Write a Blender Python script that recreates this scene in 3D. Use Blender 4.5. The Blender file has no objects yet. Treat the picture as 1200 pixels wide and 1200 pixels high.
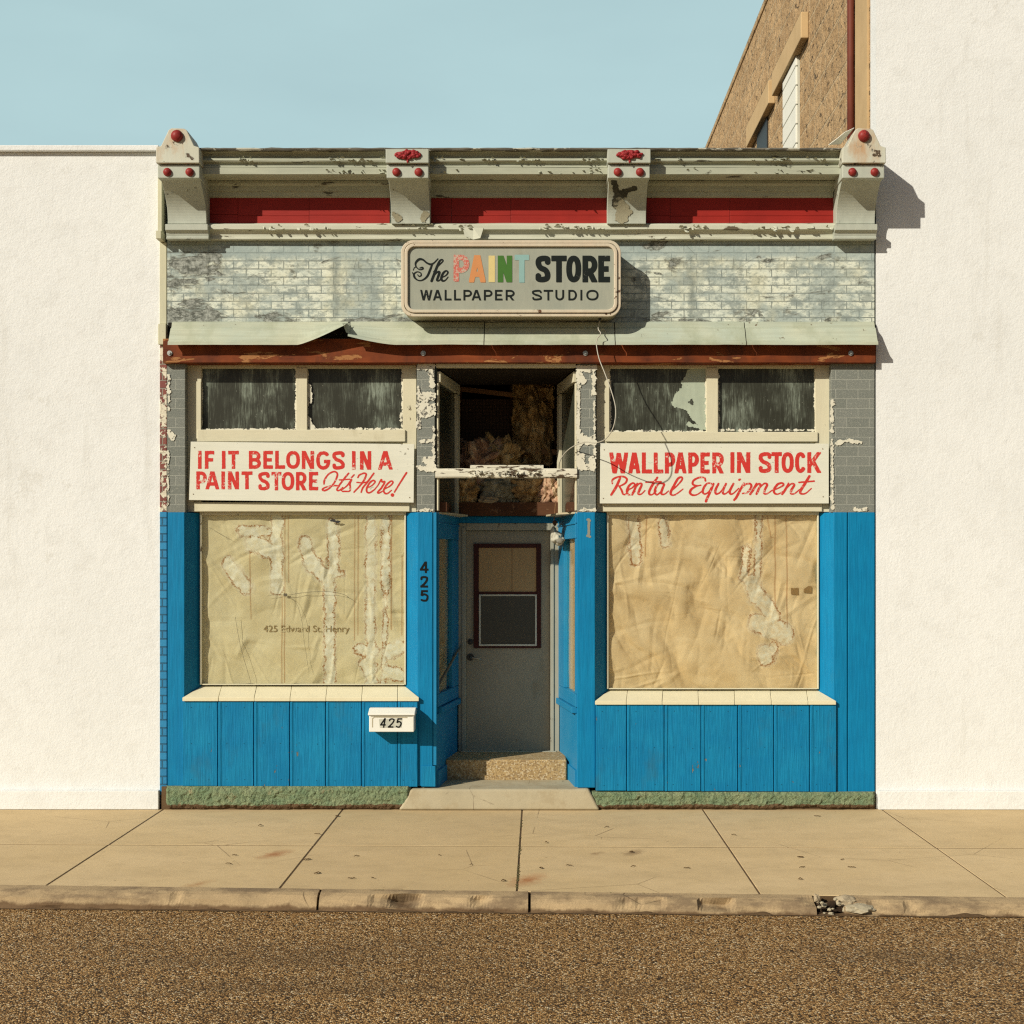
import bpy, bmesh, math, random
import numpy as np
from mathutils import Vector, Matrix, noise as mnoise

S = bpy.context.scene
COL = S.collection
# ------------------------------------------------------------------ camera
F, D, CX, CY, H = 1642.0, 11.9, 630.0, 663.0, 2.065     # focal (px of 1200), distance to facade, vanishing point, eye height
def X(px, y=0.0): return (px-CX)*(D+y)/F
def Z(py, y=0.0): return H-(py-CY)*(D+y)/F
cd = bpy.data.cameras.new('camera'); cam = bpy.data.objects.new('camera', cd); COL.objects.link(cam)
cam.location = (0, -D, H); cam.rotation_euler = (math.radians(90), 0, 0)
cd.sensor_width = 36; cd.lens = F/1200*36
cd.shift_x = (600-CX)/1200; cd.shift_y = (CY-600)/1200
cd.clip_start = .1; cd.clip_end = 1000
S.camera = cam
# ------------------------------------------------------------------ light
SUN_DIR = Vector((1.0, 1.0, -0.77)).normalized()        # the way the light travels
sd = bpy.data.lights.new('sun', 'SUN'); sd.energy = 5.0; sd.angle = math.radians(.55); sd.color = (1, .915, .77)
so = bpy.data.objects.new('sun', sd); COL.objects.link(so)
so.rotation_euler = SUN_DIR.to_track_quat('-Z', 'Y').to_euler(); so.location = (-8, -12, 12)
W = bpy.data.worlds.new('World'); S.world = W; W.use_nodes = True
wn = W.node_tree; wn.nodes.clear()
sky = wn.nodes.new('ShaderNodeTexSky'); sky.sky_type = 'NISHITA'; sky.sun_disc = False
sky.sun_elevation = math.asin(-SUN_DIR.z)
sky.sun_rotation = math.atan2(-SUN_DIR.x, -SUN_DIR.y)
sky.air_density = 1.0; sky.dust_density = 1.0; sky.ozone_density = 1.2
tcw = wn.nodes.new('ShaderNodeTexCoord')
mpw = wn.nodes.new('ShaderNodeMapping'); mpw.inputs['Scale'].default_value = (1.3, 1.3, 4.0)
nzw = wn.nodes.new('ShaderNodeTexNoise'); nzw.inputs['Scale'].default_value = 1.9; nzw.inputs['Detail'].default_value = 6; nzw.inputs['Roughness'].default_value = .52
spw = wn.nodes.new('ShaderNodeSeparateXYZ')               # the veil thickens away from the sun
mr = wn.nodes.new('ShaderNodeMapRange'); mr.inputs[1].default_value = .45; mr.inputs[2].default_value = .9; mr.inputs[3].default_value = .0; mr.inputs[4].default_value = .85
mrn = wn.nodes.new('ShaderNodeMapRange'); mrn.inputs[1].default_value = .35; mrn.inputs[2].default_value = .7; mrn.inputs[3].default_value = .86; mrn.inputs[4].default_value = 1.0
mu = wn.nodes.new('ShaderNodeMath'); mu.operation = 'MULTIPLY'
mxw = wn.nodes.new('ShaderNodeMix'); mxw.data_type = 'RGBA'
mxw.inputs[7].default_value = (11.0, 15.6, 15.9, 1)      # thin high veil of cloud
bgw = wn.nodes.new('ShaderNodeBackground'); bgw.inputs['Strength'].default_value = .05
ouw = wn.nodes.new('ShaderNodeOutputWorld')
for a, b in ((tcw.outputs['Generated'], mpw.inputs['Vector']), (mpw.outputs[0], nzw.inputs['Vector']), (nzw.outputs['Fac'], mrn.inputs[0]),
             (tcw.outputs['Generated'], spw.inputs[0]), (spw.outputs['Y'], mr.inputs[0]), (mr.outputs[0], mu.inputs[0]), (mrn.outputs[0], mu.inputs[1]),
             (mu.outputs[0], mxw.inputs[0]), (sky.outputs[0], mxw.inputs[6]), (mxw.outputs[2], bgw.inputs['Color']), (bgw.outputs[0], ouw.inputs[0])):
    wn.links.new(a, b)
S.view_settings.view_transform = 'Standard'; S.view_settings.look = 'None'
S.view_settings.exposure = 0.0; S.view_settings.gamma = 1.0
S.render.engine = 'CYCLES'
S.cycles.use_denoising = False; S.cycles.use_adaptive_sampling = False; S.cycles.filter_width = 1.25
S.cycles.max_bounces = 8; S.cycles.transparent_max_bounces = 12

rng = random.Random(7)
# ------------------------------------------------------------------ materials
class G:
    def __init__(s, name):
        s.m = bpy.data.materials.new(name); s.m.use_nodes = True
        s.t = s.m.node_tree; s.t.nodes.clear()
        s.o = s.t.nodes.new('ShaderNodeOutputMaterial')
        s.tc = s.t.nodes.new('ShaderNodeTexCoord').outputs['Object']
    def put(s, inp, v):
        if isinstance(v, bpy.types.NodeSocket): s.t.links.new(v, inp)
        elif v is not None:
            if isinstance(v, (tuple, list)) and len(v) == 3 and inp.type == 'RGBA': v = (*v, 1)
            inp.default_value = v
    def node(s, t, **k):
        n = s.t.nodes.new(t)
        for a, v in k.items(): setattr(n, a, v)
        return n
    def map(s, scale=(1, 1, 1), loc=(0, 0, 0), rot=(0, 0, 0), v=None):
        n = s.node('ShaderNodeMapping'); s.put(n.inputs['Vector'], v or s.tc)
        n.inputs['Scale'].default_value = scale; n.inputs['Location'].default_value = loc; n.inputs['Rotation'].default_value = rot
        return n.outputs[0]
    def noise(s, scale, detail=6, rough=.6, v=None, dist=0.0):
        n = s.node('ShaderNodeTexNoise'); s.put(n.inputs['Vector'], v or s.tc)
        n.inputs['Scale'].default_value = scale; n.inputs['Detail'].default_value = detail
        n.inputs['Roughness'].default_value = rough; n.inputs['Distortion'].default_value = dist
        return n.outputs['Fac']
    def vor(s, scale, v=None, out='Distance', feature='F1'):
        n = s.node('ShaderNodeTexVoronoi', feature=feature); s.put(n.inputs['Vector'], v or s.tc)
        n.inputs['Scale'].default_value = scale
        return n.outputs[out]
    def ramp(s, fac, *st, mode='LINEAR'):
        n = s.node('ShaderNodeValToRGB'); n.color_ramp.interpolation = mode
        e = n.color_ramp.elements
        while len(e) < len(st): e.new(.5)
        for el, (p, c) in zip(e, st):
            el.position = p; el.color = (c, c, c, 1) if isinstance(c, (int, float)) else (*c, 1)
        s.put(n.inputs[0], fac); return n.outputs[0]
    def mix(s, f, a, b, blend='MIX'):
        n = s.node('ShaderNodeMix', data_type='RGBA', blend_type=blend)
        s.put(n.inputs[0], f); s.put(n.inputs[6], a); s.put(n.inputs[7], b); return n.outputs[2]
    def math(s, op, a, b=0.0):
        n = s.node('ShaderNodeMath', operation=op); s.put(n.inputs[0], a); s.put(n.inputs[1], b); return n.outputs[0]
    def xyz(s, v=None):
        n = s.node('ShaderNodeSeparateXYZ'); s.put(n.inputs[0], v or s.tc); return n.outputs
    def comb(s, x, y, z):
        n = s.node('ShaderNodeCombineXYZ'); s.put(n.inputs[0], x); s.put(n.inputs[1], y); s.put(n.inputs[2], z); return n.outputs[0]
    def attr(s, name):
        n = s.node('ShaderNodeAttribute', attribute_name=name); return n.outputs['Fac']
    def bump(s, h, strength=.5, dist=.01, normal=None):
        n = s.node('ShaderNodeBump'); s.put(n.inputs['Height'], h)
        n.inputs['Strength'].default_value = strength; n.inputs['Distance'].default_value = dist
        if normal: s.put(n.inputs['Normal'], normal)
        return n.outputs[0]
    def out(s, col, rough=.7, normal=None, metal=0.0, spec=.5):
        p = s.node('ShaderNodeBsdfPrincipled')
        s.put(p.inputs['Base Color'], col); s.put(p.inputs['Roughness'], rough)
        p.inputs['Metallic'].default_value = metal; p.inputs['Specular IOR Level'].default_value = spec
        if normal: s.put(p.inputs['Normal'], normal)
        s.t.links.new(p.outputs[0], s.o.inputs[0]); return s.m

def paint(name, base, alt=None, alt_scale=1.6, alt_amt=.6, chip=None, chip_scale=9, thr=.66, grain=(30, 30, 3), grain_amt=.25,
          grain_bump=.25, rough=.6, stretch=(1, 1, 1), dirt=None, dirt_thr=.6, dust=.0, spec=.18, ripple=0.0):
    g = G(name)
    alt = alt or tuple(c*.8 for c in base)
    big = g.noise(alt_scale, 5, .6)
    col = g.mix(g.ramp(big, (.35, 0), (.68, alt_amt)), base, alt)
    gr = g.noise(1, 5, .65, v=g.map(grain))
    col = g.mix(g.ramp(gr, (.35, grain_amt), (.62, 0)), col, tuple(c*.62 for c in base))
    h = g.math('MULTIPLY', gr, grain_bump)
    fine = g.noise(160, 3, .6)
    h = g.math('ADD', h, g.math('MULTIPLY', fine, .12))
    if ripple:
        h = g.math('ADD', h, g.math('MULTIPLY', g.noise(7, 2, .5), ripple))
    if dirt:
        dn = g.noise(3.3, 8, .68, v=g.map((1, 1, .45)))
        col = g.mix(g.ramp(dn, (dirt_thr-.06, 0), (dirt_thr+.12, .75)), col, dirt)
    if chip:
        cn = g.noise(chip_scale, 9, .62, v=g.map(stretch), dist=.35)
        mod = g.noise(1.3, 3, .5)
        cn = g.math('ADD', cn, g.math('MULTIPLY', g.math('SUBTRACT', mod, .5), .35))
        edge = g.ramp(cn, (thr-.035, 0), (thr-.005, .55), (thr+.002, 0))
        col = g.mix(edge, col, tuple(c*.5 for c in base))  # dark rim paints in the shadow of the paint edge around chips
        mk = g.ramp(cn, (thr-.004, 0), (thr+.006, 1))
        under = g.mix(g.noise(60, 4, .7), chip, tuple(c*.45 for c in chip))
        col = g.mix(mk, col, under)
        h = g.math('SUBTRACT', h, g.math('MULTIPLY', mk, .55))
    return g.out(col, rough, g.bump(h, .55, .006), spec=spec)

CREAM = (.60, .57, .42)
GREENW = (.50, .53, .42)
m_blue = paint('blue_paint', (.001, .170, .365), (.003, .215, .42), 2.2, .6, None, grain=(60, 60, 4), grain_amt=.42, grain_bump=.9, rough=.55, dirt=(.015, .15, .26), dirt_thr=.68, ripple=.5)
m_kick = paint('blue_board_paint', (.001, .168, .36), (.006, .22, .41), 3.0, .8, (.20, .19, .14), 15, .725, grain=(95, 60, 5), grain_amt=.5, grain_bump=1.8, rough=.6, stretch=(1.3, 1, .5), dirt=(.02, .12, .20), dirt_thr=.63, ripple=.5)
m_nail = paint('painted_nail', (.004, .09, .17), rough=.6)
m_blue2 = paint('old_blue_paint', (.008, .19, .385), (.03, .23, .41), 2.4, .6, (.45, .44, .36), 11, .735, grain=(70, 70, 6), grain_amt=.2, grain_bump=.4, rough=.5)
m_cream = paint('cream_paint', CREAM, (.52, .48, .33), 2, .5, (.16, .12, .07), 12, .70, grain=(9, 60, 60), grain_amt=.16, rough=.6, stretch=(.6, 1, 1.5), dirt=(.36, .32, .20), dirt_thr=.66)
m_creamv = paint('cream_paint_upright', CREAM, (.52, .48, .33), 2, .5, (.16, .12, .07), 12, .715, grain=(60, 60, 6), grain_amt=.16, rough=.6, stretch=(1.5, 1, .6), dirt=(.36, .32, .20), dirt_thr=.66)
m_peel = paint('peeling_white_paint', (.66, .64, .52), (.55, .52, .40), 4, .5, (.11, .075, .045), 24, .555, grain=(8, 70, 70), grain_amt=.35, rough=.65, stretch=(.45, 1, 1.8))
m_corn = paint('cornice_paint', (.40, .42, .325), (.34, .365, .29), 2.5, .7, (.13, .125, .09), 10, .655, grain=(5, 30, 40), grain_amt=.3, rough=.55, stretch=(.45, 1, 1.3), dirt=(.28, .28, .19), dirt_thr=.64)
m_cons = paint('console_paint', (.435, .465, .395), (.37, .40, .335), 3, .6, (.17, .155, .10), 9, .675, grain=(20, 20, 8), grain_amt=.25, rough=.55, dirt=(.40, .24, .09), dirt_thr=.73)
m_finial = paint('rusty_finial_paint', (.54, .55, .46), (.47, .47, .37), 3, .6, (.11, .075, .045), 11, .63, grain=(26, 26, 6), grain_amt=.15, rough=.55, dirt=(.42, .19, .045), dirt_thr=.56)
m_red = paint('red_board', (.30, .020, .014), (.20, .013, .010), 3, .6, None, grain=(4, 60, 60), grain_amt=.3, grain_bump=.5, rough=.55)
m_redball = paint('red_knob_paint', (.30, .035, .030), (.18, .02, .018), 20, .8, (.05, .02, .018), 45, .66, grain=(60, 60, 60), rough=.45)
m_rosette = paint('red_rosette_paint', (.33, .030, .034), (.22, .02, .022), 40, .9, (.07, .02, .018), 60, .62, grain=(80, 80, 80), rough=.55)
m_flash = paint('flashing_metal', (.485, .50, .37), (.37, .44, .375), 1.3, 1.0, (.26, .22, .15), 22, .70, grain=(1.4, 40, 26), grain_amt=.45, grain_bump=.1, rough=.5, stretch=(.7, 1, 1), dirt=(.30, .33, .235), dirt_thr=.55)
m_tar = paint('tar_paper', (.018, .016, .013), rough=.9)
m_beam = paint('rusty_beam', (.235, .055, .014), (.075, .018, .008), 4.2, 1.0, (.42, .19, .07), 9, .60, grain=(2, 50, 60), grain_amt=.7, rough=.7, stretch=(.35, 1, 1.4), dirt=(.05, .018, .010), dirt_thr=.56)
m_bolt = G('bolt_steel').out((.34, .35, .33), .45, metal=.6)
m_board = paint('sign_board_white', (.66, .665, .565), (.60, .60, .49), 3, .6, (.36, .34, .26), 22, .715, grain=(3, 40, 60), grain_amt=.14, grain_bump=.12, rough=.5, stretch=(.5, 1, 1.2), dirt=(.50, .46, .34), dirt_thr=.68)
m_cabinet = paint('sign_cabinet', (.36, .34, .25), (.27, .25, .18), 4, .7, (.20, .09, .035), 16, .70, rough=.5)
m_rim = paint('sign_rim', (.56, .505, .385), (.56, .43, .315), 5, .5, (.16, .08, .04), 24, .69, rough=.45)
m_face = paint('sign_face', (.325, .34, .275), (.275, .30, .25), 4, .7, None, grain=(60, 60, 7), grain_amt=.16, grain_bump=.03, rough=.35, dirt=(.23, .23, .17), dirt_thr=.64)
m_wood = paint('bare_wood', (.30, .17, .08), (.19, .10, .05), 4, .8, None, grain=(4, 60, 60), grain_amt=.4, rough=.8)
m_darkwood = paint('dark_wood', (.055, .028, .015), (.03, .016, .01), 4, .8, None, grain=(4, 60, 60), grain_amt=.4, rough=.85)
m_redwood = paint('header_wood', (.11, .048, .022), (.055, .024, .014), 5, .8, (.24, .13, .07), 15, .66, grain=(4, 60, 60), grain_amt=.5, rough=.8)
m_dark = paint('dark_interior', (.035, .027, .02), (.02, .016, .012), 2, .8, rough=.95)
m_door = paint('door_paint', (.30, .285, .225), (.245, .23, .175), 2, .7, (.14, .115, .075), 12, .745, grain=(40, 40, 5), grain_amt=.12, grain_bump=.08, rough=.42, dirt=(.17, .15, .10), dirt_thr=.66)
m_jamb = paint('jamb_paint', (.33, .33, .27), (.28, .275, .21), 3, .7, (.15, .11, .07), 16, .69, grain=(60, 60, 6), grain_amt=.2, rough=.55, stretch=(1, 1, .5))
m_maroon = paint('maroon_paint', (.055, .012, .010), (.035, .009, .008), 6, .6, None, rough=.45)
m_whiteframe = paint('white_frame', (.55, .55, .47), rough=.5)
m_black = G('black_metal').out((.018, .018, .017), .5)
m_brass = G('worn_lever').out((.32, .30, .24), .35, metal=.8)
m_mail = paint('mailbox_white', (.74, .74, .67), (.68, .68, .60), 6, .4, None, grain=(20, 20, 20), grain_amt=.04, grain_bump=.03, rough=.35)
m_sill = paint('cream_sill_boards', (.68, .63, .44), (.61, .56, .38), 4, .5, (.40, .33, .2), 20, .73, grain=(40, 8, 40), grain_amt=.12, rough=.6)
m_wire = G('grey_cable').out((.40, .38, .31), .55)
m_chipw = paint('white_paint_remnant', (.66, .645, .53), (.55, .53, .42), 7, .6, (.17, .165, .14), 30, .60, rough=.6)
def stucco_mat():
    g = G('white_stucco')
    big = g.noise(.7, 6, .62); mid = g.noise(5, 7, .68); gr = g.noise(55, 5, .75)
    col = g.mix(g.ramp(big, (.36, 0), (.66, .8)), (.735, .755, .745), (.68, .70, .69))
    col = g.mix(g.ramp(mid, (.34, .30), (.50, 0)), col, (.58, .585, .56))
    col = g.mix(g.ramp(gr, (.32, .35), (.48, 0)), col, (.55, .555, .53))
    runs = g.noise(1, 7, .68, v=g.map((3.2, 3.2, .28), loc=(2, 0, 1)))
    col = g.mix(g.ramp(runs, (.58, 0), (.72, .40)), col, (.52, .515, .47))
    sp = g.noise(2.2, 8, .72, v=g.map((1, 1, 1), loc=(5, 0, 3)))
    col = g.mix(g.ramp(sp, (.63, 0), (.645, .5)), col, (.60, .605, .575))
    h = g.math('ADD', g.math('MULTIPLY', gr, .6), g.math('MULTIPLY', g.noise(14, 6, .7), .8))
    return g.out(col, .9, g.bump(h, .55, .012), spec=.1)
m_white = stucco_mat()
m_taupe = paint('smooth_tan_stone', (.52, .375, .20), (.41, .29, .15), 3, .6, None, grain=(8, 8, 8), grain_amt=.15, rough=.8)
m_pipe = paint('rust_pipe_paint', (.15, .038, .022), (.10, .026, .017), 5, .7, None, rough=.6)
m_boardup = paint('white_boards', (.74, .74, .66), (.66, .66, .58), 4, .5, None, grain=(50, 8, 60), grain_amt=.1, rough=.6)

def glass_mat(name, tint=(.9, .92, .88), refl=.07, rough=.03):
    g = G(name)
    tr = g.node('ShaderNodeBsdfTransparent'); g.put(tr.inputs[0], tint)
    gl = g.node('ShaderNodeBsdfGlossy'); g.put(gl.inputs[0], (1, 1, 1)); gl.inputs['Roughness'].default_value = rough
    lw = g.node('ShaderNodeLayerWeight'); lw.inputs[0].default_value = .25
    f = g.math('ADD', g.math('MULTIPLY', lw.outputs['Fresnel'], .35), refl*.3)
    mx = g.node('ShaderNodeMixShader'); g.put(mx.inputs[0], f)
    g.t.links.new(tr.outputs[0], mx.inputs[1]); g.t.links.new(gl.outputs[0], mx.inputs[2]); g.t.links.new(mx.outputs[0], g.o.inputs[0])
    return g.m
m_glass = glass_mat('window_glass', (.97, .98, .96), .05)
m_dimglass = glass_mat('dusty_glass', (.45, .47, .40), .10, .1)

def streak_mat(name, seed, pale=0.0):           # panes painted over on the inside with a dragged brush
    g = G(name)
    st = g.noise(1, 8, .75, v=g.map((120, 1, 9), loc=(seed*3.1, 0, seed)))
    mid = g.noise(1, 6, .7, v=g.map((42, 1, 3.2), loc=(seed*2, 0, 0)), dist=1.2)
    bl = g.noise(4, 7, .7, v=g.map((1, 1, 1), loc=(seed, 2, 0)))
    msk = g.ramp(g.noise(3.4, 5, .6, v=g.map((1, 1, .6), loc=(seed*5, 1, 0))), (.40, -.0), (.62, 1))
    f = g.math('ADD', g.math('ADD', g.math('MULTIPLY', st, .40), g.math('MULTIPLY', mid, .38)), g.math('MULTIPLY', bl, .14))
    f = g.math('ADD', f, g.math('MULTIPLY', g.math('SUBTRACT', msk, .45), .16))
    col = g.ramp(f, (.40, (.030, .031, .022)), (.48, (.055, .060, .045)), (.55, (.13, .15, .118)), (.64, (.27, .32, .265)))
    n2 = g.noise(48, 6, .75, v=g.map((1.3, 1, .5), loc=(seed, 0, 0)))
    col = g.mix(g.ramp(n2, (.655, 0), (.69, .75)), col, (.50, .53, .44))
    n3 = g.noise(11, 8, .75, v=g.map((1, 1, .8), loc=(seed+4, 0, 0)))
    col = g.mix(g.ramp(n3, (.60, 0), (.66, .8)), col, (.030, .030, .022))
    return g.out(col, .35, g.bump(st, .15, .003), spec=.25)
m_streaks = [streak_mat('streaked_pane_%s' % w, i*1.7) for i, w in enumerate(('one', 'two', 'three', 'four'))]
m_palepane = paint('pale_pane_paint', (.40, .46, .36), (.30, .35, .28), 7, .7, (.08, .085, .07), 16, .66, rough=.25)

def brick_mat():
    g = G('painted_brick')
    p = g.xyz(); v = g.comb(p[0], p[2], 0.0)
    wob = g.noise(2.2, 3, .5)
    b = g.node('ShaderNodeTexBrick'); g.put(b.inputs['Vector'], g.map((1, 1, 1), loc=(.03, .018, 0), v=v))
    b.offset = .5
    for k, val in (('Scale', 1.0), ('Brick Width', .2125), ('Row Height', .0687), ('Mortar Size', .0042), ('Mortar Smooth', .25), ('Bias', -.1)): b.inputs[k].default_value = val
    g.put(b.inputs['Color1'], (.635, .67, .56)); g.put(b.inputs['Color2'], (.60, .65, .56)); g.put(b.inputs['Mortar'], (.215, .245, .22))
    mort = b.outputs['Fac']
    col = b.outputs['Color']
    # cooler, thinner paint in patches and vertical runs
    cool = (.25, .31, .30)
    pt = g.noise(2.3, 8, .70, v=g.map((1, 1, 1.5)))
    col = g.mix(g.ramp(pt, (.475, 0), (.55, .74)), col, cool)
    pt2 = g.noise(9, 9, .75, v=g.map((.7, 1, 1.2), loc=(2, 0, 9)))
    col = g.mix(g.ramp(pt2, (.515, 0), (.555, .72)), col, (.22, .26, .245))
    bn = g.noise(1, 3, .6, v=g.map((4.7, 1, 14.5)))       # brick to brick
    col = g.mix(g.ramp(bn, (.30, .70), (.50, 0)), col, (.36, .425, .395))
    ye = g.noise(3.1, 4, .6, v=g.map((1, 1, 1), loc=(7, 0, 3)))
    col = g.mix(g.ramp(ye, (.50, 0), (.66, .45)), col, (.60, .585, .40))
    fine = g.noise(34, 8, .74, v=g.map((.6, 1, 1)))
    col = g.mix(g.ramp(fine, (.36, .9), (.49, 0)), col, (.20, .235, .21))
    wobx = g.math('ADD', p[0], g.math('MULTIPLY', g.math('SUBTRACT', g.noise(5, 5, .65), .5), .16))
    for x0, w, k in ((X(393), .045, .8), (X(810), .05, .9), (X(866), .035, .6), (X(750), .03, .4), (X(262), .04, .4), (X(610), .05, .3)):
        run = g.ramp(g.math('ABSOLUTE', g.math('SUBTRACT', wobx, x0)), (0, k), (w, 0))
        col = g.mix(g.math('MULTIPLY', run, g.ramp(g.noise(7, 5, .7, v=g.map((1.3, 1, .6))), (.36, .25), (.6, 1))), col, (.17, .20, .18))
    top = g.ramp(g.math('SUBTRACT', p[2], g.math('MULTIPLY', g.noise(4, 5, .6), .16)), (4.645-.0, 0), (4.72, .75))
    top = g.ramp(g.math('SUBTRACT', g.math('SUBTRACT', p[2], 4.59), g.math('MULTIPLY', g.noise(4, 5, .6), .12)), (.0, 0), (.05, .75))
    col = g.mix(top, col, (.30, .37, .36))  # shadow under the cornice ledge, painted into the top courses
    # flaking, worst at the left end and in rare spots elsewhere
    left = g.ramp(g.math('ADD', g.math('MULTIPLY', p[0], -1.0), 0.0), (0, 0), (1, 1))
    lm = g.math('MULTIPLY', g.math('SMOOTH_MAX', g.math('SUBTRACT', g.math('MULTIPLY', p[0], -1.0), 2.25), 0.0), .13)
    low = g.math('MULTIPLY', g.math('MAXIMUM', g.math('SUBTRACT', 4.27, p[2]), 0.0), .7)
    cn = g.math('ADD', g.math('ADD', g.noise(5.5, 10, .66, v=g.map((.55, 1, 1.35)), dist=.5), lm), low)
    cn = g.math('ADD', cn, g.math('MULTIPLY', g.math('SUBTRACT', g.noise(1.1, 2, .5), .5), .2))
    edge = g.ramp(cn, (.585, 0), (.640, .9), (.648, .1))
    col = g.mix(edge, col, (.12, .12, .095))
    mk = g.ramp(cn, (.642, 0), (.650, 1))
    col = g.mix(mk, col, g.mix(g.ramp(g.noise(18, 6, .7), (.4, 0), (.6, 1)), (.36, .385, .345), (.10, .11, .095)))
    crack = g.ramp(g.vor(5.2, v=g.map((.8, 1, 1.2)), feature='DISTANCE_TO_EDGE'), (0, 1), (.012, 0))
    crm = g.math('MULTIPLY', crack, g.ramp(g.noise(1.6, 4, .6, v=g.map((1, 1, 1), loc=(4, 0, 2))), (.55, 0), (.62, .8)))
    col = g.mix(crm, col, (.08, .08, .065))
    h = g.math('SUBTRACT', g.math('MULTIPLY', fine, .25), g.math('MULTIPLY', mort, .9))
    h = g.math('SUBTRACT', h, g.math('MULTIPLY', mk, .8))
    h = g.math('ADD', h, g.math('MULTIPLY', g.noise(10, 4, .6), .5))
    return g.out(col, .75, g.bump(h, .8, .012), spec=.15)
m_brick = brick_mat()

def siding_mat(name, w=.085, rowh=.0815):
    g = G(name)
    p = g.xyz(); v = g.comb(p[0], p[2], 0.0)
    b = g.node('ShaderNodeTexBrick'); g.put(b.inputs['Vector'], g.map((1, 1, 1), loc=(.13, .02, 0), v=v)); b.offset = .5
    for k, val in (('Scale', 1.0), ('Brick Width', .19), ('Row Height', rowh), ('Mortar Size', .0035), ('Mortar Smooth', .4)): b.inputs[k].default_value = val
    g.put(b.inputs['Color1'], (.145, .162, .14)); g.put(b.inputs['Color2'], (.185, .20, .175)); g.put(b.inputs['Mortar'], (.33, .345, .295))
    gran = g.noise(190, 3, .8); g2 = g.noise(55, 5, .7)
    col = g.mix(g.ramp(gran, (.34, .8), (.55, 0)), b.outputs['Color'], (.085, .095, .085))
    col = g.mix(g.ramp(gran, (.52, 0), (.70, .8)), col, (.46, .47, .42))
    col = g.mix(g.ramp(g2, (.55, 0), (.7, .5)), col, (.42, .42, .36))
    h = g.math('ADD', g.math('MULTIPLY', gran, .5), g.math('MULTIPLY', b.outputs['Fac'], -.4))
    return g.out(col, .9, g.bump(h, .7, .004))
m_siding = siding_mat('grey_shingle_siding')

def blue_brick_mat(name, cols, mortar, flake=None, yz=False):
    g = G(name)
    p = g.xyz(); v = g.comb(p[1] if yz else p[0], p[2], 0.0)
    b = g.node('ShaderNodeTexBrick'); g.put(b.inputs['Vector'], v); b.offset = .5
    for k, val in (('Scale', 1.0), ('Brick Width', .2125), ('Row Height', .0687), ('Mortar Size', .006), ('Mortar Smooth', .3)): b.inputs[k].default_value = val
    g.put(b.inputs['Color1'], cols[0]); g.put(b.inputs['Color2'], cols[1]); g.put(b.inputs['Mortar'], mortar)
    col = b.outputs['Color']
    h = g.math('SUBTRACT', g.math('MULTIPLY', g.noise(40, 6, .7), .4), b.outputs['Fac'])
    if flake:
        cn = g.noise(13, 8, .65, v=g.map((1, 1, .8)), dist=.3)
        mk = g.ramp(cn, (.50, 0), (.515, 1)); col = g.mix(mk, col, flake)
        h = g.math('ADD', h, g.math('MULTIPLY', mk, .6))
    return g.out(col, .7, g.bump(h, .8, .01))
m_bbrick = blue_brick_mat('blue_painted_brick', ((.005, .16, .34), (.008, .20, .40)), (.003, .08, .16))
m_fbrick = blue_brick_mat('flaking_red_brick', ((.20, .05, .035), (.15, .038, .03)), (.22, .19, .15), (.62, .58, .45))
m_cbrick = paint('cream_party_wall', (.56, .54, .38), (.48, .48, .36), 3, .6, (.2, .18, .12), 9, .72, rough=.7)

def stone_mat():
    g = G('rough_tan_stone')
    p = g.xyz(); v = g.comb(p[1], p[2], 0.0)
    b = g.node('ShaderNodeTexBrick'); g.put(b.inputs['Vector'], v); b.offset = .42
    for k, val in (('Scale', 1.0), ('Brick Width', .58), ('Row Height', .27), ('Mortar Size', .016), ('Mortar Smooth', .3)): b.inputs[k].default_value = val
    g.put(b.inputs['Color1'], (.60, .41, .21)); g.put(b.inputs['Color2'], (.46, .305, .15)); g.put(b.inputs['Mortar'], (.54, .39, .21))
    n = g.noise(5.5, 8, .7)
    col = g.mix(g.ramp(n, (.36, .7), (.55, 0)), b.outputs['Color'], (.36, .215, .09))
    pit = g.noise(10, 5, .62, v=g.map((1, .7, 1.5)))
    pm = g.ramp(pit, (.615, 0), (.66, .8))
    col = g.mix(pm, col, (.07, .04, .018))
    h = g.math('SUBTRACT', g.math('ADD', g.noise(9, 6, .7), g.math('MULTIPLY', g.noise(2.6, 3, .5), .8)), g.math('MULTIPLY', pm, .8))
    col = g.mix(g.math('MULTIPLY', b.outputs['Fac'], .45), col, (.62, .48, .29))
    h = g.math('SUBTRACT', h, g.math('MULTIPLY', b.outputs['Fac'], .8))
    return g.out(col, .9, g.bump(h, 1.0, .08))
m_stone = stone_mat()

def plinth_mat():
    g = G('green_stucco')
    n = g.noise(7, 7, .68); f = g.noise(60, 5, .75)
    col = g.mix(g.ramp(n, (.38, 0), (.62, .8)), (.17, .25, .135), (.29, .33, .18))
    col = g.mix(g.ramp(f, (.33, .75), (.52, 0)), col, (.075, .10, .05))
    col = g.mix(g.ramp(g.noise(5, 7, .7, v=g.map((1, 1, 1), loc=(3, 1, 0))), (.60, 0), (.68, .7)), col, (.36, .29, .16))
    p = g.xyz()
    z = g.math('SUBTRACT', p[2], g.math('MULTIPLY', g.noise(9, 6, .7), .085))
    col = g.mix(g.ramp(z, (-.012, .95), (.0, .0)), col, (.13, .068, .028))
    return g.out(col, .92, g.bump(g.math('ADD', f, g.noise(24, 6, .7)), 1, .022))
m_plinth = plinth_mat()

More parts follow.
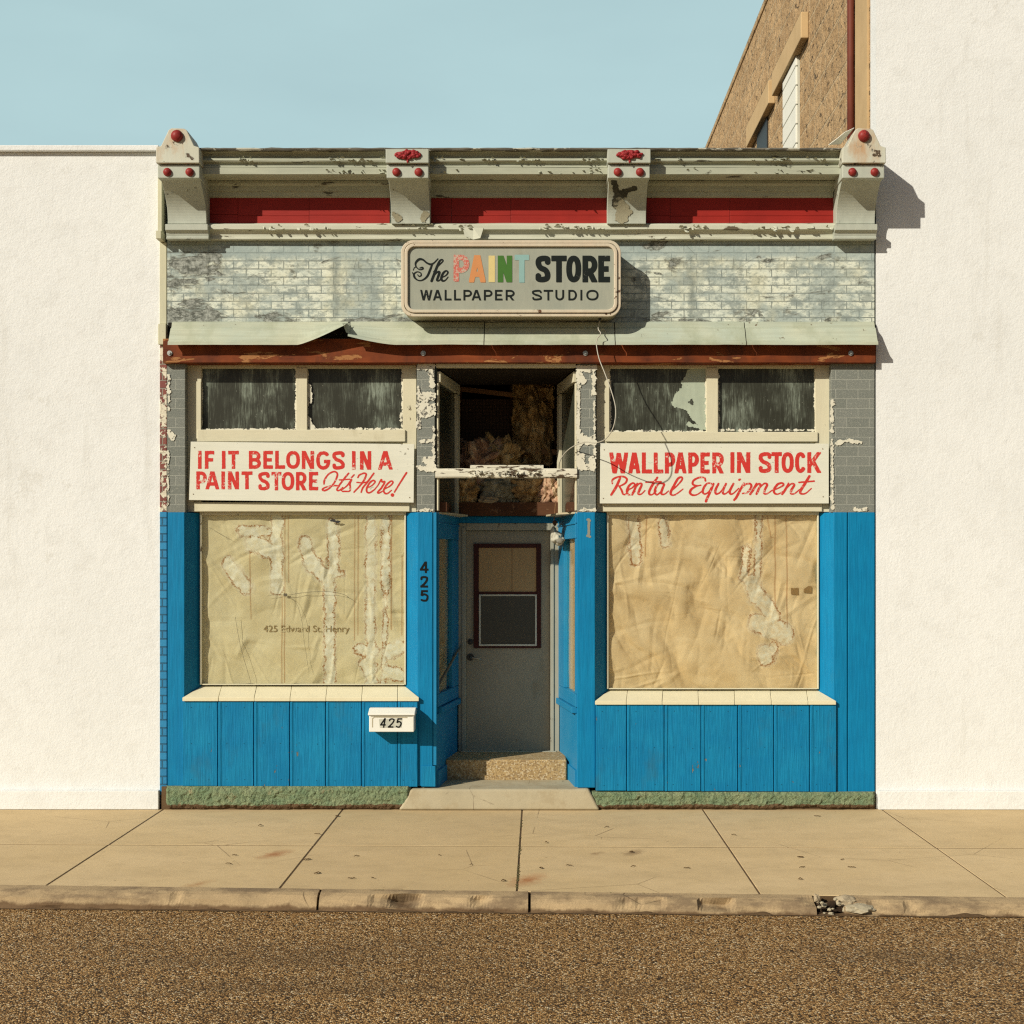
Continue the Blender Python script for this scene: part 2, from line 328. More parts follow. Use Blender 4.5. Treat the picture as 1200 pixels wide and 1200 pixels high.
def concrete_mat(name, c1, c2, speck=.5, stain=True, bump=.25, agg=False):
    g = G(name)
    big = g.noise(.9, 6, .62); mid = g.noise(6, 7, .68); gr = g.noise(230, 3, .85)
    col = g.mix(g.ramp(big, (.36, 0), (.64, 1)), c1, c2)
    col = g.mix(g.ramp(mid, (.33, .35), (.52, 0)), col, tuple(c*.70 for c in c1))
    col = g.mix(g.ramp(gr, (.30, speck), (.5, 0)), col, tuple(c*.45 for c in c1))
    col = g.mix(g.ramp(gr, (.55, 0), (.72, speck*.8)), col, tuple(min(.75, c*1.4) for c in c1))
    if stain:
        s = g.noise(2.3, 9, .74, v=g.map((1, 2.2, 1), loc=(5, 2, 0)))
        col = g.mix(g.ramp(s, (.66, 0), (.72, .55)), col, (.16, .095, .045))
        sp = g.vor(7.0, v=g.map((1, 1.4, 1), loc=(2, 7, 0)))
        col = g.mix(g.math('MULTIPLY', g.ramp(sp, (.035, .85), (.075, 0)), g.ramp(g.noise(2.2, 2, .5, v=g.map((1, 1, 1), loc=(9, 4, 0))), (.52, 0), (.56, 1))), col, (.13, .08, .04))
        lng = g.noise(1, 6, .65, v=g.map((1.1, 2.6, 1)))
        col = g.mix(g.ramp(lng, (.38, .25), (.55, 0)), col, tuple(c*.62 for c in c1))
    if name == 'apron_concrete':
        ck = g.ramp(g.vor(2.1, v=g.map((1.3, .5, .6), loc=(.2, .5, .3)), feature='DISTANCE_TO_EDGE'), (0, 1), (.010, 0))
        col = g.mix(g.math('MULTIPLY', ck, g.ramp(g.noise(1.7, 5, .6, v=g.map((1, 1, 1), loc=(1, 2, 8))), (.46, 0), (.52, .8))), col, (.11, .08, .05))
        col = g.mix(g.ramp(g.noise(3, 7, .7, v=g.map((1, 1, 1), loc=(6, 0, 0))), (.52, 0), (.60, .5)), col, (.31, .25, .15))
    if name == 'sidewalk_concrete':
        geo = g.node('ShaderNodeNewGeometry')
        col = g.mix(g.ramp(geo.outputs['Random Per Island'], (0, .28), (1, 0)), col, (.40, .285, .14))
        p = g.xyz()
        for px, py, w, k, cc in ((322, 1001, .13, .9, (.30, .105, .03)), (618, 1031, .16, .9, (.33, .12, .035)), (700, 1000, .06, .6, (.14, .07, .03)), (232, 1036, .10, .7, (.32, .15, .05)), (742, 999, .10, .8, (.13, .07, .03)), (460, 1043, .10, .4, (.2, .12, .06))):
            dep = H*F/(py-CY); x_, y_ = (px-CX)*dep/F, dep-D
            dx = g.math('ADD', g.math('SUBTRACT', p[0], x_), g.math('MULTIPLY', g.math('SUBTRACT', g.noise(16, 6, .7), .5), .22))
            dy = g.math('MULTIPLY', g.math('SUBTRACT', g.math('SUBTRACT', p[1], y_), g.math('MULTIPLY', dx, .9)), .8)
            rr = g.math('SQRT', g.math('ADD', g.math('POWER', dx, 2.0), g.math('POWER', dy, 2.0)))
            col = g.mix(g.ramp(rr, (0, k), (w*.3, k*.6), (w, 0)), col, cc)
        ck = g.ramp(g.vor(.75, v=g.map((1, 1.15, 1), loc=(.3, .8, 0)), feature='DISTANCE_TO_EDGE'), (0, 1), (.0035, 0))
        wobble = g.ramp(g.noise(.9, 4, .6, v=g.map((1, 1, 1), loc=(3, 8, 0))), (.52, 0), (.58, .75))
        col = g.mix(g.math('MULTIPLY', ck, wobble), col, (.10, .06, .03))
        pk = g.ramp(g.noise(42, 6, .75), (.66, 0), (.70, .7)); col = g.mix(pk, col, (.20, .125, .06))
    if name == 'kerb_concrete':
        bl = g.noise(5, 8, .72, v=g.map((.6, 1, 1.3)))
        col = g.mix(g.ramp(bl, (.44, 0), (.58, .7)), col, (.145, .10, .06))
        p = g.xyz(); low = g.math('SUBTRACT', g.math('ADD', p[2], .30), g.math('MULTIPLY', g.noise(7, 6, .7), .075))
        col = g.mix(g.ramp(low, (.182, .85), (.198, 0)), col, (.10, .055, .024))
        ck = g.ramp(g.vor(3.2, v=g.map((1, 1, 1.6)), feature='DISTANCE_TO_EDGE'), (0, 1), (.018, 0))
        col = g.mix(g.math('MULTIPLY', ck, g.ramp(g.noise(1.4, 4, .6), (.53, 0), (.6, .85))), col, (.06, .038, .02))
    if agg:
        ag = g.vor(95, out='Color'); a = g.node('ShaderNodeSeparateColor'); g.put(a.inputs[0], ag)
        col = g.mix(g.ramp(a.outputs[0], (.45, 0), (.75, .65)), col, (.16, .10, .05))
        col = g.mix(g.ramp(a.outputs[1], (.75, 0), (.9, .6)), col, (.58, .50, .34))
    h = g.math('ADD', g.math('MULTIPLY', gr, .5), mid)
    return g.out(col, .88, g.bump(h, bump, .006), spec=.3)
m_side = concrete_mat('sidewalk_concrete', (.585, .44, .235), (.62, .475, .27), .62)
m_apron = concrete_mat('apron_concrete', (.45, .40, .275), (.36, .30, .185), .55)
m_step = concrete_mat('aggregate_step', (.44, .31, .14), (.38, .27, .13), .6, False, .6, True)
m_curb = concrete_mat('kerb_concrete', (.47, .345, .19), (.38, .28, .155), .8, True, .9)
m_rubble = concrete_mat('broken_concrete', (.46, .41, .29), (.34, .29, .19), .6, False, .9)
m_whiterock = concrete_mat('pale_broken_concrete', (.47, .40, .27), (.30, .23, .14), .8, False, .9)
m_dirt = concrete_mat('gutter_soil', (.085, .052, .024), (.14, .085, .04), .8, False, 1)

def road_mat():
    g = G('chip_seal_asphalt')
    v1 = g.node('ShaderNodeTexVoronoi'); v1.inputs['Scale'].default_value = 98; g.put(v1.inputs['Vector'], g.tc)
    a = g.node('ShaderNodeSeparateColor'); g.put(a.inputs[0], v1.outputs['Color'])
    col = g.ramp(a.outputs[0], (0, (.025, .014, .007)), (.20, (.10, .055, .020)), (.42, (.30, .160, .052)), (.70, (.44, .25, .090)), (.90, (.60, .41, .19)), (1, (.76, .64, .43)))
    gap = g.ramp(v1.outputs['Distance'], (.50, 0), (.80, .8))
    col = g.mix(gap, col, (.03, .018, .008))
    wear = g.noise(1, 5, .6, v=g.map((.35, 1.4, 1)))
    col = g.mix(g.ramp(wear, (.52, 0), (.70, .45)), col, (.10, .062, .028))
    h = g.math('ADD', g.math('MULTIPLY', v1.outputs['Distance'], -1.0), g.math('MULTIPLY', a.outputs[1], .8))
    return g.out(col, .85, g.bump(h, .8, .012), spec=.2)
m_road = road_mat()
m_soil = concrete_mat('bare_ground', (.17, .12, .07), (.2, .15, .09), .5, False)

def paper_mat(name, c1, c2, white, rim):
    g = G(name)
    d = g.attr('stain')                     # signed distance (m) to the water-marked, peeled areas
    dn = g.math('ADD', g.math('ADD', d, .006), g.math('ADD', g.math('MULTIPLY', g.math('SUBTRACT', g.noise(11, 3, .5), .5), .075), g.math('MULTIPLY', g.math('SUBTRACT', g.noise(42, 7, .75), .5), .085)))
    base = g.mix(g.ramp(g.noise(3.0, 6, .62), (.36, 0), (.66, 1)), c1, c2)
    base = g.mix(g.ramp(g.noise(150, 3, .7, v=g.map((1, 1, .35))), (.35, .18), (.5, 0)), base, tuple(c*.7 for c in c1))
    halo = g.ramp(dn, (0.0, .45), (.03, 0)); base = g.mix(halo, base, tuple(c*1.04 for c in white))
    wcol = g.mix(g.ramp(g.noise(22, 6, .68), (.40, 0), (.62, .7)), white, c2)
    ins = g.math('MULTIPLY', g.ramp(g.math('MULTIPLY', dn, -1.0), (0.0, 0), (.014, .85)), g.ramp(g.noise(9, 6, .65), (.34, .45), (.55, 1)))
    col = g.mix(ins, base, wcol)
    st = g.ramp(g.noise(80, 4, .8), (.40, .15), (.52, 1))
    band = g.ramp(g.math('ABSOLUTE', g.math('SUBTRACT', dn, .002)), (.0040, 1), (.0100, 0))
    band = g.math('MULTIPLY', band, st)
    col = g.mix(g.math('MULTIPLY', band, g.ramp(g.noise(6, 3, .5), (.40, .25), (.52, 1))), col, rim)
    ln = g.attr('streak')
    col = g.mix(g.math('MULTIPLY', ln, .6), col, rim)
    h = g.math('MULTIPLY', g.noise(30, 5, .65), .22)
    h = g.math('ADD', h, g.math('MULTIPLY', ins, g.math('MULTIPLY', g.noise(110, 4, .7), .5)))
    return g.out(col, .8, g.bump(h, .3, .006), spec=.2)
m_paperL = paper_mat('pale_kraft_paper', (.72, .645, .43), (.63, .54, .325), (.80, .79, .67), (.33, .14, .03))
m_paperR = paper_mat('tan_kraft_paper', (.77, .605, .37), (.65, .475, .255), (.80, .765, .62), (.33, .13, .03))
m_sidepaper = paint('side_paper', (.50, .36, .19), (.42, .29, .15), 4, .6, None, grain=(50, 50, 4), grain_amt=.25, rough=.8)
m_doorpaper = paint('door_paper', (.40, .28, .145), (.33, .225, .115), 3, .6, None, grain=(30, 30, 30), grain_amt=.1, rough=.8)

def worn(name, c, under, thr=.62, scale=60):
    g = G(name)
    cn = g.math('ADD', g.noise(scale, 6, .75), g.math('MULTIPLY', g.math('SUBTRACT', g.noise(7, 3, .5), .5), .55))
    col = g.mix(g.ramp(cn, (thr-.02, 0), (thr+.03, 1)), g.mix(g.noise(20, 4, .6), c, tuple(k*.85 for k in c)), under)
    return g.out(col, .6, spec=.12)
m_lred = worn('red_sign_paint', (.56, .042, .034), (.62, .58, .48), .645)
m_lblack = worn('black_sign_paint', (.010, .014, .013), (.30, .31, .26), .72)
m_ltP = worn('faded_red_letter', (.52, .13, .10), (.46, .37, .29), .50, 75)
m_ltA = worn('orange_letter', (.58, .255, .10), (.42, .34, .24), .66)
m_ltI = worn('yellow_letter', (.64, .53, .235), (.36, .33, .22), .72)
m_ltN = worn('green_letter', (.058, .16, .032), (.30, .31, .26), .75)
m_ltT = worn('pale_blue_letter', (.25, .42, .40), (.33, .36, .30), .70)
m_ink = worn('faded_ink', (.33, .235, .11), (.66, .57, .36), .57, 40)
m_digit = G('black_digit').out((.008, .009, .009), .6, spec=.1)

# ------------------------------------------------------------------ mesh helpers
class MB:
    def __init__(s): s.v = []; s.f = []
    def add(s, vs, fs):
        o = len(s.v); s.v += [tuple(v) for v in vs]; s.f += [tuple(o+i for i in f) for f in fs]; return s
    def box(s, x0, x1, y0, y1, z0, z1):
        x0, x1 = min(x0, x1), max(x0, x1); y0, y1 = min(y0, y1), max(y0, y1); z0, z1 = min(z0, z1), max(z0, z1)
        return s.add([(x0, y0, z0), (x1, y0, z0), (x1, y1, z0), (x0, y1, z0), (x0, y0, z1), (x1, y0, z1), (x1, y1, z1), (x0, y1, z1)],
                     [(0, 3, 2, 1), (4, 5, 6, 7), (0, 1, 5, 4), (1, 2, 6, 5), (2, 3, 7, 6), (3, 0, 4, 7)])
    def pbox(s, px0, px1, py0, py1, y0, y1):          # front face measured in the photograph at depth y0
        return s.box(X(px0, y0), X(px1, y0), y0, y1, Z(py1, y0), Z(py0, y0))
    def prism(s, poly, z0, z1):                       # (x, y) polygon upright, any winding
        a = sum(poly[i][0]*poly[(i+1) % len(poly)][1]-poly[(i+1) % len(poly)][0]*poly[i][1] for i in range(len(poly)))
        if a < 0: poly = poly[::-1]
        n = len(poly)
        return s.add([(x, y, z0) for x, y in poly]+[(x, y, z1) for x, y in poly],
                     [tuple(range(n))[::-1], tuple(range(n, 2*n))]+[(i, (i+1) % n, n+(i+1) % n, n+i) for i in range(n)])
    def profile(s, prof, x0, x1, closed=True, nx=1, jit=None):   # (y, z) section swept along x
        n = len(prof); vs = []; fs = []
        for k in range(nx+1):
            x = x0+(x1-x0)*k/nx
            for i, (y, z) in enumerate(prof):
                dy, dz = jit(x, i, y, z) if jit else (0, 0)
                vs.append((x, y+dy, z+dz))
        m = n if closed else n-1
        for k in range(nx):
            for i in range(m):
                j = (i+1) % n; fs.append((k*n+i, k*n+j, (k+1)*n+j, (k+1)*n+i))
        if closed: fs += [tuple(range(n))[::-1], tuple(range(nx*n, nx*n+n))]
        return s.add(vs, fs)
    def extrude_xz(s, poly, y0, y1):                  # (x, z) outline, front at y0, back at y1
        a = sum(poly[i][0]*poly[(i+1) % len(poly)][1]-poly[(i+1) % len(poly)][0]*poly[i][1] for i in range(len(poly)))
        if a < 0: poly = poly[::-1]
        n = len(poly)
        return s.add([(x, y0, z) for x, z in poly]+[(x, y1, z) for x, z in poly],
                     [tuple(range(n)), tuple(range(n, 2*n))[::-1]]+[((i+1) % n, i, n+i, n+(i+1) % n) for i in range(n)])
    def tube(s, pts, r, n=8, cap=True):
        pts = [Vector(p) for p in pts]; rs = r if isinstance(r, (list, tuple)) else [r]*len(pts)
        vs = []; fs = []; up = Vector((0, 0, 1))
        for i, p in enumerate(pts):
            t = (pts[min(i+1, len(pts)-1)]-pts[max(i-1, 0)]).normalized()
            a = t.cross(up)
            if a.length < .05: a = t.cross(Vector((1, 0, 0)))
            a.normalize(); b = t.cross(a).normalized()
            for k in range(n):
                an = 2*math.pi*k/n; vs.append(p+(a*math.cos(an)+b*math.sin(an))*rs[i])
        for i in range(len(pts)-1):
            for k in range(n):
                fs.append((i*n+k, i*n+(k+1) % n, (i+1)*n+(k+1) % n, (i+1)*n+k))
        if cap: fs += [tuple(range(n))[::-1], tuple(range((len(pts)-1)*n, len(pts)*n))]
        return s.add(vs, fs)
    def ball(s, c, r, sub=2, sq=(1, 1, 1), jit=0.0, freq=8.0, seed=0.0, oct=4):
        bm = bmesh.new(); bmesh.ops.create_icosphere(bm, subdivisions=sub, radius=1)
        vs = []
        for v in bm.verts:
            p = v.co.copy(); k = 1.0
            if jit: k += jit*mnoise.fractal(p*freq+Vector((seed, seed*.7, -seed)), 1.0, 2.0, oct)
            vs.append((c[0]+p.x*r*sq[0]*k, c[1]+p.y*r*sq[1]*k, c[2]+p.z*r*sq[2]*k))
        fs = [tuple(v.index for v in f.verts) for f in bm.faces]; bm.free()
        return s.add(vs, fs)
    def build(s, name, mat, parent=None, bevel=0.0, smooth=False, seg=2):
        me = bpy.data.meshes.new(name); me.from_pydata(s.v, [], s.f); me.update()
        o = bpy.data.objects.new(name, me); COL.objects.link(o); me.materials.append(mat)
        if smooth: me.polygons.foreach_set('use_smooth', [True]*len(me.polygons))
        if bevel:
            b = o.modifiers.new('bevel', 'BEVEL'); b.width = bevel; b.segments = seg; b.limit_method = 'ANGLE'; b.angle_limit = math.radians(35)
        if parent: attach(o, parent)
        return o
WORLD = {}                                             # where each Empty stands; meshes carry world coordinates
def attach(o, p):
    o.parent = p; o.matrix_parent_inverse = Matrix.Translation(-WORLD.get(p.name, Vector((0, 0, 0))))
def thing(name, label, cat, loc=(0, 0, 0), group=None):
    o = bpy.data.objects.new(name, None); COL.objects.link(o); o.location = loc; o.empty_display_size = .2
    WORLD[o.name] = Vector(loc)
    o['label'] = label; o['category'] = cat
    if group: o['group'] = group
    return o
def tag(o, label, cat, group=None):
    o['label'] = label; o['category'] = cat
    if group: o['group'] = group
    return o
def struct(o): o['kind'] = 'structure'; return o
def stuff(o, label=None, cat=None):
    o['kind'] = 'stuff'
    if label: o['label'] = label; o['category'] = cat
    return o
def spline(pts, n=8):                                  # Catmull-Rom through tuples of any length
    P = [np.array(p, float) for p in pts]; P = [2*P[0]-P[1]]+P+[2*P[-1]-P[-2]]; out = []
    for i in range(1, len(P)-2):
        for k in range(n):
            t = k/n
            out.append(.5*((2*P[i])+(-P[i-1]+P[i+1])*t+(2*P[i-1]-5*P[i]+4*P[i+1]-P[i+2])*t*t+(-P[i-1]+3*P[i]-3*P[i+1]+P[i+2])*t**3))
    out.append(P[-2]); return [tuple(o) for o in out]

# ------------------------------------------------------------------ brush strokes to flat outlines (lettering, flakes, stains)
def field(strokes, x0, y0, nx, ny, c):
    gx = x0+np.arange(nx)*c; gy = y0+np.arange(ny)*c
    Dm = np.full((ny, nx), 9e3)
    for st in strokes:
        pts = st['p']; n = len(pts); clip = st.get('clip')
        for i in range(max(1, n-1)):
            a = np.array(pts[i][:2], float); b = np.array(pts[min(i+1, n-1)][:2], float)
            ra = pts[i][2] if len(pts[i]) > 2 else st['r']; rb = pts[min(i+1, n-1)][2] if len(pts[min(i+1, n-1)]) > 2 else st['r']
            R = max(ra, rb)+4*c
            ix0 = max(0, int((min(a[0], b[0])-R-x0)/c)); ix1 = min(nx, int((max(a[0], b[0])+R-x0)/c)+2)
            iy0 = max(0, int((min(a[1], b[1])-R-y0)/c)); iy1 = min(ny, int((max(a[1], b[1])+R-y0)/c)+2)
            if ix1 <= ix0 or iy1 <= iy0: continue
            gxx, gyy = np.meshgrid(gx[ix0:ix1], gy[iy0:iy1])
            d = b-a; L2 = float(d@d)
            if L2 < 1e-12: dist = np.hypot(gxx-a[0], gyy-a[1])-ra
            else:
                t = ((gxx-a[0])*d[0]+(gyy-a[1])*d[1])/L2; tc = np.clip(t, 0, 1)
                dist = np.hypot(gxx-a[0]-tc*d[0], gyy-a[1]-tc*d[1])-(ra+(rb-ra)*tc)
                L = math.sqrt(L2)
                if st.get('butt'):
                    if i == 0: dist = np.maximum(dist, -t*L)
                    if i == n-2: dist = np.maximum(dist, (t-1)*L)
            if clip: dist = np.maximum(dist, np.maximum(np.maximum(clip[0]-gxx, gxx-clip[2]), np.maximum(clip[1]-gyy, gyy-clip[3])))
            Dm[iy0:iy1, ix0:ix1] = np.minimum(Dm[iy0:iy1, ix0:ix1], dist)
    return gx, gy, Dm
def vnoise(gx, gy, f, seed):
    return np.array([[mnoise.noise(Vector((x*f, y*f, seed))) for x in gx] for y in gy])
def flat(strokes, to3, cell=.45, rough=0.0, rfreq=.5, seed=1.0):
    xs = [p[0] for s in strokes for p in s['p']]; ys = [p[1] for s in strokes for p in s['p']]
    R = max([s.get('r', 0) for s in strokes]+[p[2] for s in strokes for p in s['p'] if len(p) > 2])+2*cell+2*rough
    x0, y0 = min(xs)-R, min(ys)-R; nx = int((max(xs)+R-x0)/cell)+2; ny = int((max(ys)+R-y0)/cell)+2
    gx, gy, d = field(strokes, x0, y0, nx, ny, cell)
    if rough: d = d+rough*(1.0*vnoise(gx, gy, rfreq*.37, seed)+.75*vnoise(gx, gy, rfreq, seed+3)+.55*vnoise(gx, gy, rfreq*2.6, seed+9))
    ins = d < 0; vs = []; fs = []; cache = {}
    def V(x, y):
        k = (round(x, 4), round(y, 4))
        if k not in cache: cache[k] = len(vs); vs.append(to3(x, y))
        return cache[k]
    cnt = ins[:-1, :-1].astype(int)+ins[1:, :-1]+ins[:-1, 1:]+ins[1:, 1:]
    for j in range(ny-1):
        row = cnt[j]
        if not row.any(): continue
        i = 0
        while i < nx-1:
            if row[i] == 0: i += 1; continue
            if row[i] == 4:
                k = i
                while k < nx-1 and row[k] == 4: k += 1
                fs.append((V(gx[i], gy[j]), V(gx[i], gy[j+1]), V(gx[k], gy[j+1]), V(gx[k], gy[j]))); i = k; continue
            cs = [(i, j), (i, j+1), (i+1, j+1), (i+1, j)]; poly = []
            for q in range(4):
                (a, b), (e, f_) = cs[q], cs[(q+1) % 4]; da, db = d[b, a], d[f_, e]
                if da < 0: poly.append(V(gx[a], gy[b]))
                if (da < 0) != (db < 0):
                    t = da/(da-db); poly.append(V(gx[a]+(gx[e]-gx[a])*t, gy[b]+(gy[f_]-gy[b])*t))
            pp = [poly[q] for q in range(len(poly)) if poly[q] != poly[q-1]]
            if len(pp) >= 3: fs.append(tuple(pp))
            i += 1
    mb = MB(); mb.v = vs; mb.f = fs
    return mb
def at(y): return lambda px, py: (X(px, y), y, Z(py, y))

def glyph(ch, x0, x1, yt, yb, w, slant=0.0):          # block capital between x0..x1 (px), top yt, bottom yb
    Wd, Hh = x1-x0, yb-yt; a = w/2; o = []
    def P(*pts, butt=True): o.append((list(pts), butt))
    def arc(cx, cy, rx, ry, t0, t1, n=14, e=1.0):
        r = []
        for k in range(n+1):
            t = math.radians(t0+(t1-t0)*k/n); c, s = math.cos(t), math.sin(t)
            r.append((cx+rx*math.copysign(abs(c)**e, c), cy+ry*math.copysign(abs(s)**e, s)))
        return r
    if ch == 'I': P((Wd/2, 0), (Wd/2, Hh))
    elif ch == 'L': P((a, 0), (a, Hh)); P((0, Hh-a), (Wd, Hh-a))
    elif ch == 'T': P((Wd/2, 0), (Wd/2, Hh)); P((0, a), (Wd, a))
    elif ch in 'FE':
        P((a, 0), (a, Hh)); P((0, a), (Wd, a)); P((0, Hh*.5), (Wd*.88, Hh*.5))
        if ch == 'E': P((0, Hh-a), (Wd, Hh-a))
    elif ch == 'N': P((a, 0), (a, Hh)); P((Wd-a, 0), (Wd-a, Hh)); P((a*.9, -a*.4), (Wd-a*.9, Hh+a*.4))
    elif ch == 'A': P((a*.8, Hh+1), (Wd/2, -a*.5)); P((Wd/2, -a*.5), (Wd-a*.8, Hh+1)); P((Wd*.22, Hh*.70), (Wd*.78, Hh*.70))
    elif ch == 'W':
        P((a*.8, -1), (Wd*.28, Hh+a*.3)); P((Wd*.28, Hh+a*.3), (Wd*.5, a*.3)); P((Wd*.5, a*.3), (Wd*.72, Hh+a*.3)); P((Wd*.72, Hh+a*.3), (Wd-a*.8, -1))
    elif ch == 'K': P((a, 0), (a, Hh)); P((a, Hh*.66), (Wd-a*.5, -a*.5)); P((Wd*.42, Hh*.45), (Wd-a*.6, Hh+a*.5))
    elif ch in 'PR':
        ry = Hh*.27
        P((a, 0), (a, Hh)); P((a, a), (Wd*.5, a), *arc(Wd*.5, a+ry-a*.3, Wd*.5-a, ry-a*.3, -90, 90), (a, 2*ry+a*.4))
        if ch == 'R': P((Wd*.42, 2*ry), (Wd-a*.8, Hh+1))
    elif ch == 'B':
        P((a, 0), (a, Hh)); r1 = (Hh*.5-a)/2; r2 = (Hh*.5-a)/2
        P((a, a), (Wd*.5, a), *arc(Wd*.5, a+r1, Wd*.45-a, r1, -90, 90), (a, Hh*.5)); P((a, Hh*.5), (Wd*.5, Hh*.5), *arc(Wd*.5, Hh*.5+r2, Wd*.5-a, r2, -90, 90), (a, Hh-a))
    elif ch == 'D': P((a, 0), (a, Hh)); P((a, a), (Wd*.45, a), *arc(Wd*.45, Hh/2, Wd*.55-a, Hh/2-a, -90, 90), (a, Hh-a))
    elif ch == 'O': P(*arc(Wd/2, Hh/2, Wd/2-a, Hh/2-a, 0, 360, 32, .85), butt=False)
    elif ch == 'C': P(*arc(Wd/2, Hh/2, Wd/2-a, Hh/2-a, -35, -325, 28, .85))
    elif ch == 'G': P(*arc(Wd/2, Hh/2, Wd/2-a, Hh/2-a, -38, -352, 28, .85)); P((Wd*.55, Hh*.56), (Wd, Hh*.56))
    elif ch == 'U': P((a, 0), (a, Hh*.6), *arc(Wd/2, Hh*.6, Wd/2-a, Hh*.4-a, 180, 0)[1:], (Wd-a, 0))
    elif ch == 'S':
        P(*spline([(Wd-a*1.0, Hh*.27), (Wd*.80, a*1.25), (Wd*.5, a), (a*1.25, Hh*.16), (a*1.05, Hh*.31), (Wd*.34, Hh*.455), (Wd*.66, Hh*.545), (Wd-a*1.05, Hh*.69), (Wd-a*1.25, Hh*.84), (Wd*.5, Hh-a), (Wd*.2, Hh-a*1.25), (a*1.0, Hh*.73)], 5))
    elif ch == '4': P((Wd*.70, 0), (Wd*.70, Hh)); P((Wd*.70, 0), (a, Hh*.68)); P((0, Hh*.70), (Wd, Hh*.70))
    elif ch == '2': P(*spline([(a, Hh*.30), (a*1.3, Hh*.13), (Wd*.5, a), (Wd-a*1.2, Hh*.14), (Wd-a, Hh*.32), (Wd*.62, Hh*.60), (a, Hh-a)], 5)); P((0, Hh-a), (Wd, Hh-a))
    elif ch == '5': P((Wd*.92, a), (Wd*.2, a)); P((Wd*.24, 0), (Wd*.14, Hh*.48)); P(*spline([(Wd*.13, Hh*.46), (Wd*.5, Hh*.36), (Wd-a*1.1, Hh*.50), (Wd-a, Hh*.70), (Wd*.72, Hh-a*1.2), (Wd*.38, Hh-a), (a*.8, Hh*.84)], 5))
    res = []
    for pts, butt in o:
        q = [(x0+x+slant*(Hh-y), yt+y) for x, y in pts]
        st = {'p': q, 'r': a, 'butt': butt}
        if not slant: st['clip'] = (x0, yt, x1, yb)
        res.append(st)
    return res
def word(spec, yt, yb, w):
    out = []
    for ch, a, b in spec: out += glyph(ch, a, b, yt, yb, w)
    return out
def script(strokes, ox, oy, sc, base_r):              # traced pen strokes: list of point lists (optional third = width factor)
    out = []
    for pts in strokes:
        p3 = [(p[0], p[1], (p[2] if len(p) > 2 else 1.0)) for p in pts]
        sp = spline(p3, 7) if len(p3) > 2 else p3
        out.append({'p': [(ox+x/sc, oy+y/sc, max(.25, k)*base_r/sc) for x, y, k in sp], 'r': base_r/sc})
    return out

# ================================================================== GROUND
yj = lambda x: -2.906-.0527*(x+2.41)                  # joint between slabs and kerb
yr = lambda x: -1.531-.020*(x+2.77)                   # joint between the two rows of slabs
rz = lambda x: -.092+.0045*max(-6, min(6, x))         # road level
g_ = MB().add([(-150, -150, -.3), (150, -150, -.3), (150, 150, -.3), (-150, 150, -.3)], [(0, 1, 2, 3)]).build('ground', m_soil); struct(g_)
xs = [-80, -6, -3, 0, 3, 6, 80]; mb = MB()
for i, x in enumerate(xs): mb.v += [(x, -60, rz(x)), (x, -2.7, rz(x))]
for i in range(len(xs)-1): mb.f.append((2*i, 2*i+2, 2*i+3, 2*i+1))
struct(mb.build('road', m_road))
mb = MB(); G2 = .0065
joints = [-14, -9.25, -7.74, -6.22, -4.70, -3.175, -1.652, -.13, 1.40, 2.92, 4.44, 5.96, 7.5, 9.0, 14]
def slab(xa, xb, fa, fb, n=10):
    pts = [(xa+G2+(xb-xa-2*G2)*k/n, 0) for k in range(n+1)]
    lo = [(x, fa(x)+(.016 if fa is yr else .012)) for x, _ in pts]; hi = [(x, fb(x)-(.014 if fb is yr else G2)) for x, _ in pts][::-1]
    poly = lo+hi; zt = rng.uniform(-.001, 0) if fb is yr else rng.uniform(-.002, -.001)
    mb.prism(poly, -.2, zt)
for i in range(len(joints)-1):
    slab(joints[i], joints[i+1], yr, lambda x: .35 if False else .02)
    slab(joints[i], joints[i+1], yj, yr)
struct(mb.build('sidewalk', m_side, bevel=.0022, seg=1))
# joint filler
mb = MB().prism([(-14, yj(-14)+.0), (14, yj(14)+.0), (14, .05), (-14, .05)], -.25, -.0045); jf = struct(mb.build('joint_bed', m_dirt))
# kerb swept with worn edge; knocked out where the rubble lies
hole0, hole1 = X(954, -3.2), X(986, -3.2)
def kerb_seg(x0, x1):
    n = max(2, int((x1-x0)/.02)); mb = MB(); vs = []; fs = []
    for k in range(n+1):
        x = x0+(x1-x0)*k/n; y = yj(x)
        nz = lambda a, f=3.0: mnoise.fractal(Vector((x*f, a*7.3, 1.7)), 1.0, 2.0, 4)
        chip = max(0.0, nz(5, 2.2)-.28)*.16
        e = max(0, 1-abs(x-hole0)/.09)*.02+max(0, 1-abs(x-hole1)/.09)*.02
        r = rz(x)
        vs += [(x, y+.004, -.25), (x, y+.004, .003+.001*nz(1)), (x, y-.075+.012*nz(2), -.003+.004*nz(3)-e), (x, y-.112+.014*nz(4)+chip, -.014+.005*nz(6)-chip*.6-e), (x, y-.142+.014*nz(7)+chip*.8, -.036+.006*nz(8)-chip*.4),
               (x, y-.160+.012*nz(9, 5), (r-.03)*.6), (x, y-.170+.016*nz(10, 5), r+.0), (x, y-.18, -.25)]
    m = 8
    for k in range(n):
        for i in range(m): fs.append((k*m+i, k*m+(i+1) % m, (k+1)*m+(i+1) % m, (k+1)*m+i))
    fs += [tuple(range(m))[::-1], tuple(range(n*m, n*m+m))]
    # faces run outward
    mb.add(vs, [f[::-1] for f in fs]); return mb
kj = [-14, -8, -4.9, X(372, -3), X(618, -3)+.0, X(620, -3), hole0]
mb = MB()
